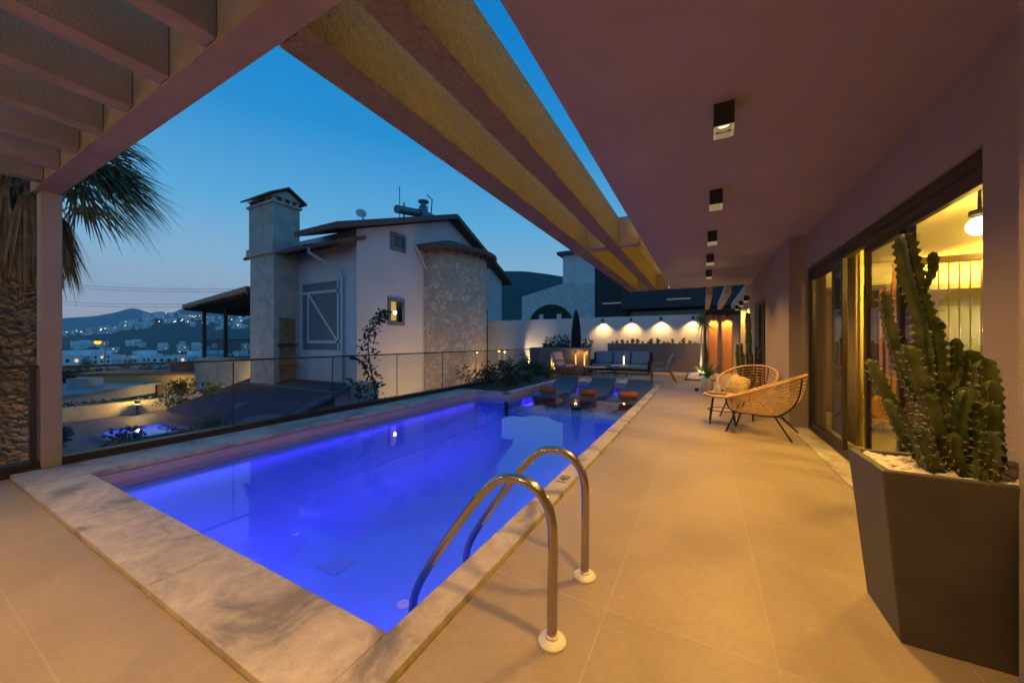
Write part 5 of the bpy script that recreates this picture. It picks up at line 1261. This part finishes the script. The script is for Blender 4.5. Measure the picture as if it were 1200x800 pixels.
def fan(mb, base, d, pet, rad, nb, droop, spreadA=2.3):
    d = Vector(d).normalized(); p1 = Vector(base)+d*pet+Vector((0,0,-.12*pet))
    mb.tube([base, Vector(base)+d*pet*.5+Vector((0,0,.02)), p1], [.022,.016,.012], 4)
    side = d.cross(Vector((0,0,1)))
    side = side.normalized() if side.length > .05 else Vector((1,0,0))
    nrm = side.cross(d).normalized()
    for k in range(nb):
        a = -spreadA/2+spreadA*k/(nb-1)
        dd = (d*math.cos(a)+side*math.sin(a)+nrm*rnd.uniform(-.12,.12)).normalized(); ln = rad*(.8+.2*math.cos(a))*rnd.uniform(.85,1.1)
        ww = dd.cross(nrm).normalized()*.015
        dr_ = rnd.uniform(.6,1.5)
        pts = []
        for f in (0,.3,.55,.78,1.):
            q = p1+dd*ln*f+Vector((0,0,-dr_*droop*ln*max(0,f-.25)**1.6*1.6)); pts.append(q)
        vs = []
        for q, s in zip(pts,(.5,1.1,1,.6,.08)): vs += [q-ww*s, q+ww*s]
        mb.add(vs, [(2*i,2*i+1,2*i+3,2*i+2) for i in range(4)])
cb = MB(); top = Vector((PXc,PYc,3.75))
for k in range(34):
    a = rnd.uniform(0,2*PI); el = rnd.uniform(.0,1.3)
    d = (math.cos(a)*math.cos(el), math.sin(a)*math.cos(el), math.sin(el))
    fan(cb, top+Vector((0,0,rnd.uniform(-.25,.3))), d, rnd.uniform(.65,.9), rnd.uniform(.8,1.0), 36, rnd.uniform(.25,.5))
# leaves that hang out over the garden, to the right of the column
for az, el in ((28,.15),(40,.0),(52,.28),(62,.0),(36,-.2),(48,.5),(20,-.05),(33,-.3),(55,.1)):
    a = math.radians(az); fan(cb, top, (math.cos(a)*math.cos(el),math.sin(a)*math.cos(el),math.sin(el)), rnd.uniform(.7,.95), rnd.uniform(.85,1.0), 36, .5)
cb.build('crown', M['palm_leaf'], pm)
db = MB()
for k in range(110):
    a = rnd.uniform(0,2*PI); el = rnd.uniform(-1.38,-.95)
    d = (math.cos(a)*math.cos(el), math.sin(a)*math.cos(el), math.sin(el))
    fan(db, top+Vector((.1*math.cos(a),.1*math.sin(a),rnd.uniform(-.45,.05))), d, rnd.uniform(.3,.45), rnd.uniform(.42,.62), 20, .8, .8)
db.build('dry_skirt', M['palm_dead'], pm)

for i, (x, y, el) in enumerate([(-7.55,.15,.85),(-7.4,2.0,.8)]):
    pu = thing('palm_uplight', ['ground uplight at the foot of the fan palm, on the column side','ground uplight at the foot of the fan palm, on the garden side'][i], 'uplight', (x,y,-1.8), 'ground uplights of the fan palm')
    b = MB(); b.lathe([(.06,0),(.07,.16),(.055,.16),(.05,.1)], (x,y,-1.85), 14); b.build('housing', M['black'], pu)
    b = MB(); b.lathe([(0,.12),(.05,.12)], (x,y,-1.85), 14); b.build('lens', M['lamp_lens'], pu)
    l = light('SPOT','palm_lamp',(x,y,-1.66),210,(1,.60,.24),pu,spot_size=math.radians(80),spot_blend=.8,shadow_soft_size=.04)
    l.rotation_euler = (Vector((PXc,PYc,2.7))-Vector((x,y,-1.66))).to_track_quat('-Z','Y').to_euler()
# ------------------------------------------------------------------ land: ground, hills, town
def col_mat(name, c1, c2, scale, rough=.95):
    return mat(name, c1, rough, col2=c2, vscale=scale, coord='Object', detail=6)
def gh(r):   # the slope falls away from the terrace towards the valley
    pts = [(0,-1.85),(24,-1.9),(40,-4.2),(70,-7.5),(140,-12),(330,-17),(700,-22),(4400,-40)]
    for (a, za), (c, zc) in zip(pts[:-1], pts[1:]):
        if r <= c: return za+(zc-za)*(r-a)/(c-a)
    return -40
b = MB(); nr = [0.5,10,18,24,30,40,55,70,100,140,200,330,500,700,1500,3000,4300]; na = 96; vs = []
for r in nr:
    for k in range(na):
        a = 2*PI*k/na; x, y = r*math.cos(a), r*math.sin(a)
        z = gh(r) if x < -4 else max(gh(r), -1.9+.02*(r if r < 100 else 100)*min(1,(x+4)/20))
        vs.append((x, y, z+ (noise.noise(Vector((x*.03,y*.03,0)))*.5 if r > 24 else 0)))
b.add(vs, [(i*na+k,i*na+(k+1)%na,(i+1)*na+(k+1)%na,(i+1)*na+k) for i in range(len(nr)-1) for k in range(na)])
structure(b.build('ground', col_mat('ground_scrub',(.035,.05,.03),(.12,.11,.08),.05)))
def hill(name, u0, u1, nu, prof, d_rings, v_of, m, rough=.02):
    """terrain patch: for each bearing and distance its height; v_of(u, i) is the elevation row of ring i"""
    b = MB(); vs = []
    for i, dd in enumerate(d_rings):
        for k in range(nu+1):
            u = u0+(u1-u0)*k/nu; p = far(u, dd); z = v_of(u, i)
            z += noise.noise(Vector((p.x*8/dd+3*i, p.y*8/dd, i*1.3)))*dd*rough*.35
            vs.append((p.x, p.y, z))
    W_ = nu+1
    b.add(vs, [(i*W_+k,i*W_+k+1,(i+1)*W_+k+1,(i+1)*W_+k) for i in range(len(d_rings)-1) for k in range(nu)])
    o = b.build(name, m, smooth=80); return structure(o)
def interp(tab, u):
    if u <= tab[0][0]: return tab[0][1]
    for (a, p), (c, q) in zip(tab[:-1], tab[1:]):
        if u <= c: return p+(q-p)*(u-a)/(c-a)
    return tab[-1][1]
def zrow(v, d): return 1.2+(401-v)/417*d
MT = [(-400,380),(-120,368),(0,374),(70,373),(110,370.5),(136,366),(150,361.5),(156,360.5),(164,362.5),(178,367),(204,366),(222,357),(260,345),(300,342),(420,345),(560,350)]
mrock = col_mat('mountain_scrub',(.035,.05,.05),(.06,.075,.07),.004)
MD = [2200,2600,3000,3600]
hill('mountains', -400, 560, 160, None, MD, lambda u,i: [zrow(408,2200), zrow(.45*408+.55*interp(MT,u),2600), zrow(interp(MT,u),3000), zrow(400,3600)][i], mrock, .006)
TW = [(-200,386),(0,385),(70,393),(100,389),(130,384),(160,375),(176,367),(190,365.5),(205,367),(230,371),(255,374),(300,370),(420,372)]
town_rings = [340,480,640,800,950,1100,1250,1500]
def town_z(u, i):
    cr = interp(TW, u); vrow = [420,409,401,cr*.45+397*.55,cr*.7+395*.3,cr*.87+394*.13,cr,cr+14][i]
    return zrow(vrow, town_rings[i])
hill('town_hill', -200, 460, 110, None, town_rings, town_z, col_mat('hill_scrub',(.016,.026,.018),(.035,.045,.03),.02), .004)
RH = [(520,330),(560,322),(590,317.5),(615,317.3),(642,321.5),(656,324),(700,330),(760,336),(900,345),(1050,350)]
rr = [90,150,220,300,380]
hill('wooded_hill', 480, 1050, 70, None, rr, lambda u,i: zrow([402,385,350,interp(RH,u),interp(RH,u)+20][i], rr[i]), col_mat('hill_wood',(.012,.02,.012),(.03,.042,.025),.25), .006)
# town houses: six shapes, copied
WH = mat('white_house_wall', (.78,.77,.76), .9, var=.06); WIN = M['dark_glass']; GLW = emit('far_window_glow', (1,.72,.35), 1.0); ROOF2 = mat('terracotta_roof', (.26,.12,.08), .9)
def town_mesh(i):
    b = MB(); w_, dp, h = [(9,8,6.2),(7,7,3.6),(12,8,6.5),(8,9,6.6),(14,9,3.8),(6,6,6.0)][i]
    b.box(-w_/2,-dp/2,-4,w_/2,dp/2,h)
    if i in (0,2,3): b.box(-w_/2,-dp/2,h+.01,w_*.1,dp/2,h+2.6)
    if i == 5: b.prism([(-dp/2-.4,h+.02),(dp/2+.4,h+.02),(0,h+1.7)], -w_/2-.4, w_/2+.4, 3, axis='x')
    else: b.box(-w_/2-.15,-dp/2-.15,h-.35,w_/2+.15,-dp/2-.01,h+.35)
    nw = int(w_//2.6); 
    for s in (-1,1):
        for fl in range(2 if h > 5 else 1):
            for k in range(nw):
                x = -w_/2+(k+.5)*w_/nw; lit = rnd.random() < .12
                z = 1.0+fl*2.9
                b.box(x-.55,s*dp/2,z,x+.55,s*(dp/2+.06),z+1.4, 2 if lit else 1)
        for k in range(2):
            y = -dp/4+k*dp/2; b.box(s*w_/2,y-.6,1.0,s*(w_/2+.06),y+.6,2.3, 1)
    o = b.build('town_house', [WH,WIN,GLW,ROOF2]); C.objects.unlink(o); return o.data
TM = [town_mesh(i) for i in range(6)]
def town_house(x, y, z, rz, i, label, group, s=1):
    o = bpy.data.objects.new('town_house', TM[i]); C.objects.link(o); o.location = (x,y,z); o.rotation_euler = (0,0,rz); o.scale = (s,s,s)
    tag(o, label, 'house', group)
    return o
def ring_z(u, d):
    for i in range(len(town_rings)-1):
        a, c = town_rings[i], town_rings[i+1]
        if a <= d <= c:
            f = (d-a)/(c-a); return town_z(u,i)*(1-f)+town_z(u,i+1)*f
    return gh(d)
cnt = 0
for k in range(150):
    d = rnd.uniform(800,1240); u = rnd.uniform(66,296)
    p = far(u, d); z = ring_z(u, d)
    town_house(p.x, p.y, z+1.0, rnd.uniform(0,PI), rnd.randrange(6), 'tiny white house in the town on the far hillside', 'houses of the far hillside town', 1.15)
for k in range(22):
    d = rnd.uniform(430,560); u = rnd.uniform(60,330); p = far(u, d); town_house(p.x,p.y,ring_z(u,d)+1,rnd.uniform(0,PI),rnd.randrange(6),'small white house at the foot of the dark slope','houses at the foot of the dark slope', .9)
VR = [(76,230,4,1.4),(88,245,0,1),(101,250,3,1),(112,240,2,1),(124,235,0,1),(138,260,5,1),(150,250,1,1),(158,270,4,1.3),(176,280,2,1),(190,260,4,1.3),(204,255,4,1.4),(218,270,1,1),(232,265,0,1),(246,270,3,1),(258,280,2,1),(272,270,4,1.1),(284,275,0,1),(94,300,2,1),(130,320,3,1),(166,310,0,1),(210,320,5,1),(240,330,2,1),(10,250,2,1),(-20,240,0,1),(3,300,4,1)]
VL = ['long low white building','white two-storey house with a roof room']
for u, d, i, s in VR:
    p = far(u, d); town_house(p.x,p.y,gh(d)+1.5,rnd.uniform(-.5,.5)+TH,i,'white flat-roofed house in the row across the valley','white houses across the valley',s)
# flat roofs close below, each with a parapet
GR = mat('flat_roof_grey',(.33,.35,.38),.8,var=.15,vscale=.6); OCH = mat('ochre_wall',(.48,.34,.16),.85,var=.08)
def low_house(u, d, w_, dp, top, rz, wallm, roofm, label, lit=None):
    p = far(u, d); t = thing('low_house', label, 'house', (p.x,p.y,gh(d)-1)); z0 = gh(d)-1
    Mx = Matrix.Translation((p.x,p.y,0)) @ Matrix.Rotation(rz,4,'Z')
    b = MB(); b.mbox(Mx @ Matrix.Translation((0,0,(z0+top)/2)), w_/2, dp/2, (top-z0)/2); b.build('wall', wallm, t)
    b = MB(); b.mbox(Mx @ Matrix.Translation((0,0,top+.1)), w_/2+.3, dp/2+.3, .1); b.mbox(Mx @ Matrix.Translation((w_*.2,dp*.1,top+.65)), .9, .7, .45); b.build('roof', roofm, t)
    for k in range(int(w_//3)):
        x = -w_/2+1.5+3*k
        b = MB(); b.mbox(Mx @ Matrix.Translation((x,-dp/2-.02,top-1.5)), .6, .02, .6); b.build('window', GLW if lit and k in lit else M['dark_glass'], t)
    return t
low_house(58,32,10,9,-3.2,.6,M['nb_wall'],GR,'grey flat roofed low house just past the palm trunk')
low_house(98,58,15,10,-5.0,.4,M['nb_wall'],GR,'flat roofed low house below the street lamp, one window lit',(1,))
low_house(136,62,14,9,-4.8,.3,M['nb_ashlar'],GR,'flat roofed stone house right of the street lamp')
low_house(186,40,12,5,-2.25,TH+.05,OCH,M['roof_tile'],'long ochre building with a warm lit wall seen through the glass')
low_house(232,46,12,6,-2.6,TH+.1,OCH,M['roof_tile'],'second ochre building, closer to the shade roof posts')
low_house(255,75,16,9,-5.0,.5,WH,GR,'white flat roofed house behind the ochre buildings')
low_house(160,85,18,10,-6.4,.2,WH,GR,'wide white flat roofed house beyond the stone house roofs',(2,))
low_house(112,110,16,10,-8.2,.4,WH,GR,'white flat roofed house farther down the slope, left of the lamp post')
low_house(205,120,16,10,-8.6,.1,WH,GR,'white flat roofed house farther down the slope, behind the ochre walls',(0,))
low_house(12,45,12,9,-4.0,.5,M['nb_wall'],GR,'low house seen left of the palm trunk')
for i, (u, d) in enumerate(((170,36.0),(198,36.0),(228,41.5))):  # lamps added in front of the ochre walls to make them glow yellow
    p = far(u, d); zt = -3.0
    t = thing('facade_lamp', ['lamp washing the left part of the long ochre building','lamp washing the right part of the long ochre building','lamp washing the second ochre building'][i], 'wall lamp', (p.x,p.y,zt), 'lamps washing the ochre buildings')
    b = MB(); b.lathe([(.10,-.1),(.14,.1),(0,.12)], (p.x,p.y,zt), 12); b.tube([(p.x,p.y,gh(d)-.5),(p.x,p.y,zt-.1)], .04, 6); b.build('housing', M['black'], t)
    light('POINT','facade_light',(p.x,p.y,zt-.2),330,(1,.62,.16),t,shadow_soft_size=.1)
# trees among the roofs
def round_tree(u, d, h, rad, label):
    p = far(u, d); z0 = gh(d)-.3; t = thing('garden_tree', label, 'tree', (p.x,p.y,z0), 'trees among the lower roofs')
    b = MB(); top = Vector((p.x,p.y,z0+h*.62)); b.tube([(p.x,p.y,z0),(p.x+.1,p.y,z0+h*.35),top], [.16,.12,.06], 6)
    fo = MB()
    for k in range(12):
        q = Vector((rnd.uniform(-1,1),rnd.uniform(-1,1),rnd.uniform(-.6,.9)))*rad*.75; c_ = top+q
        b.tube([top-Vector((0,0,h*.15)), c_], [.05,.02], 4); cloud(fo, c_, (rad*.45,rad*.45,rad*.33), 90, .32, .2, .2, .2)
    b.build('trunk', M['bark'], t); fo.build('crown', M['leaf_dark'], t)
for i, (u, d, h, r) in enumerate([(84,38,2.4,1.2),(108,46,2.6,1.3),(140,75,3.2,1.6),(215,52,3.4,1.8),(240,60,3.2,1.6),(76,70,4,2),(128,80,4.2,2.0),(182,95,5,2.4),(222,100,5,2.4),(265,110,5,2.4),(100,150,6,3),(150,160,6,3),(200,170,6,3),(245,165,6,3)]):
    round_tree(u, d, h, r, ['small round tree by the grey roof nearest the palm','round tree straight below the street lamp post','round tree right of the street lamp, among the roofs','round tree between the two ochre buildings','round tree behind the second ochre building','round tree low beside the square column','round tree down the slope right of the lamp post','large tree down the slope behind the ochre building','large tree down the slope behind the ochre corner','large tree down the slope beneath the shade roof','far valley tree left of the lamp post','far valley tree right of the lamp post','far valley tree above the ochre building','far valley tree beside the shade roof posts'][i])
# street lamp and pole
p = far(123, 44); z0 = gh(44)-.5
sl = thing('street_lamp', 'lit orange street lamp on a pale pole above the lower roofs', 'street lamp', (p.x,p.y,z0))
a_ = Vector((-CS,-SN,0)); hd_ = p+a_*.9
b = MB(); b.tube([(p.x,p.y,z0),(p.x,p.y,1.1)], [.13,.08], 10); b.build('pole', M['nb_ashlar'], sl, smooth=60)
b = MB(); b.tube([(p.x,p.y,1.05),(hd_.x*.4+p.x*.6,hd_.y*.4+p.y*.6,1.35),(hd_.x,hd_.y,1.42)], .04, 6); b.build('arm', M['nb_ashlar'], sl)
b = MB(); b.sphere((hd_.x,hd_.y,1.38), .28, 14, 8, 0, (1,1,.35)); b.build('lamp_head', M['black'], sl, smooth=60)
b = MB(); b.sphere((hd_.x,hd_.y,1.22), .32, 12, 8, 0, (1,1,.8)); b.build('lamp_bulb', emit('sodium_glow',(1,.33,.02),3.2), sl, smooth=60)
light('POINT','sodium_lamp',(hd_.x,hd_.y,.95),900,(1,.5,.1),sl,shadow_soft_size=.2)
# overhead wires, each one strung between two poles out of sight
for i, (za, zb) in enumerate(((13.6,6.9),(13.0,6.7),(9.5,5.75),(8.9,5.5))):
    A, B_ = Vector((-130,20.5+i*.3,za+1.2)), Vector((-36,20+i*.3,zb-.5)); cu_ = []
    for k in range(25):
        f = k/24; q = A.lerp(B_, f); q.z -= 1.0*4*f*(1-f)*.6; cu_.append(q)
    b = MB(); b.tube(cu_, .022, 4)
    tag(b.build('overhead_wire', M['black']), ['topmost overhead wire crossing the sky behind the palm','second overhead wire from the top, close under the topmost','third overhead wire from the top, low over the mountain','lowest overhead wire, just above the mountain ridge'][i], 'wire', 'overhead wires')

# tiny street lights among the far houses
def town_light_mesh():
    b = MB(); b.tube([(0,0,-1),(0,0,7.5)], .15, 5, mi=0); b.sphere((0,0,8), .95, 8, 6, 1)
    o = b.build('town_light', [M['black'], emit('town_light_glow', (1,.66,.30), 5)]); C.objects.unlink(o); return o.data
tl_m = town_light_mesh()
for k in range(46):
    d = rnd.uniform(800,1180) if k % 4 else rnd.uniform(260,420); u = rnd.uniform(70,292); p = far(u, d)
    o = bpy.data.objects.new('town_light', tl_m); C.objects.link(o); o.location = (p.x,p.y,(ring_z(u,d) if d > 345 else gh(d))+1); s_ = 1 if d > 600 else .42; o.scale = (s_,s_,s_)
    tag(o, 'tiny warm street light among the houses of the far town', 'street light', 'street lights of the far town')
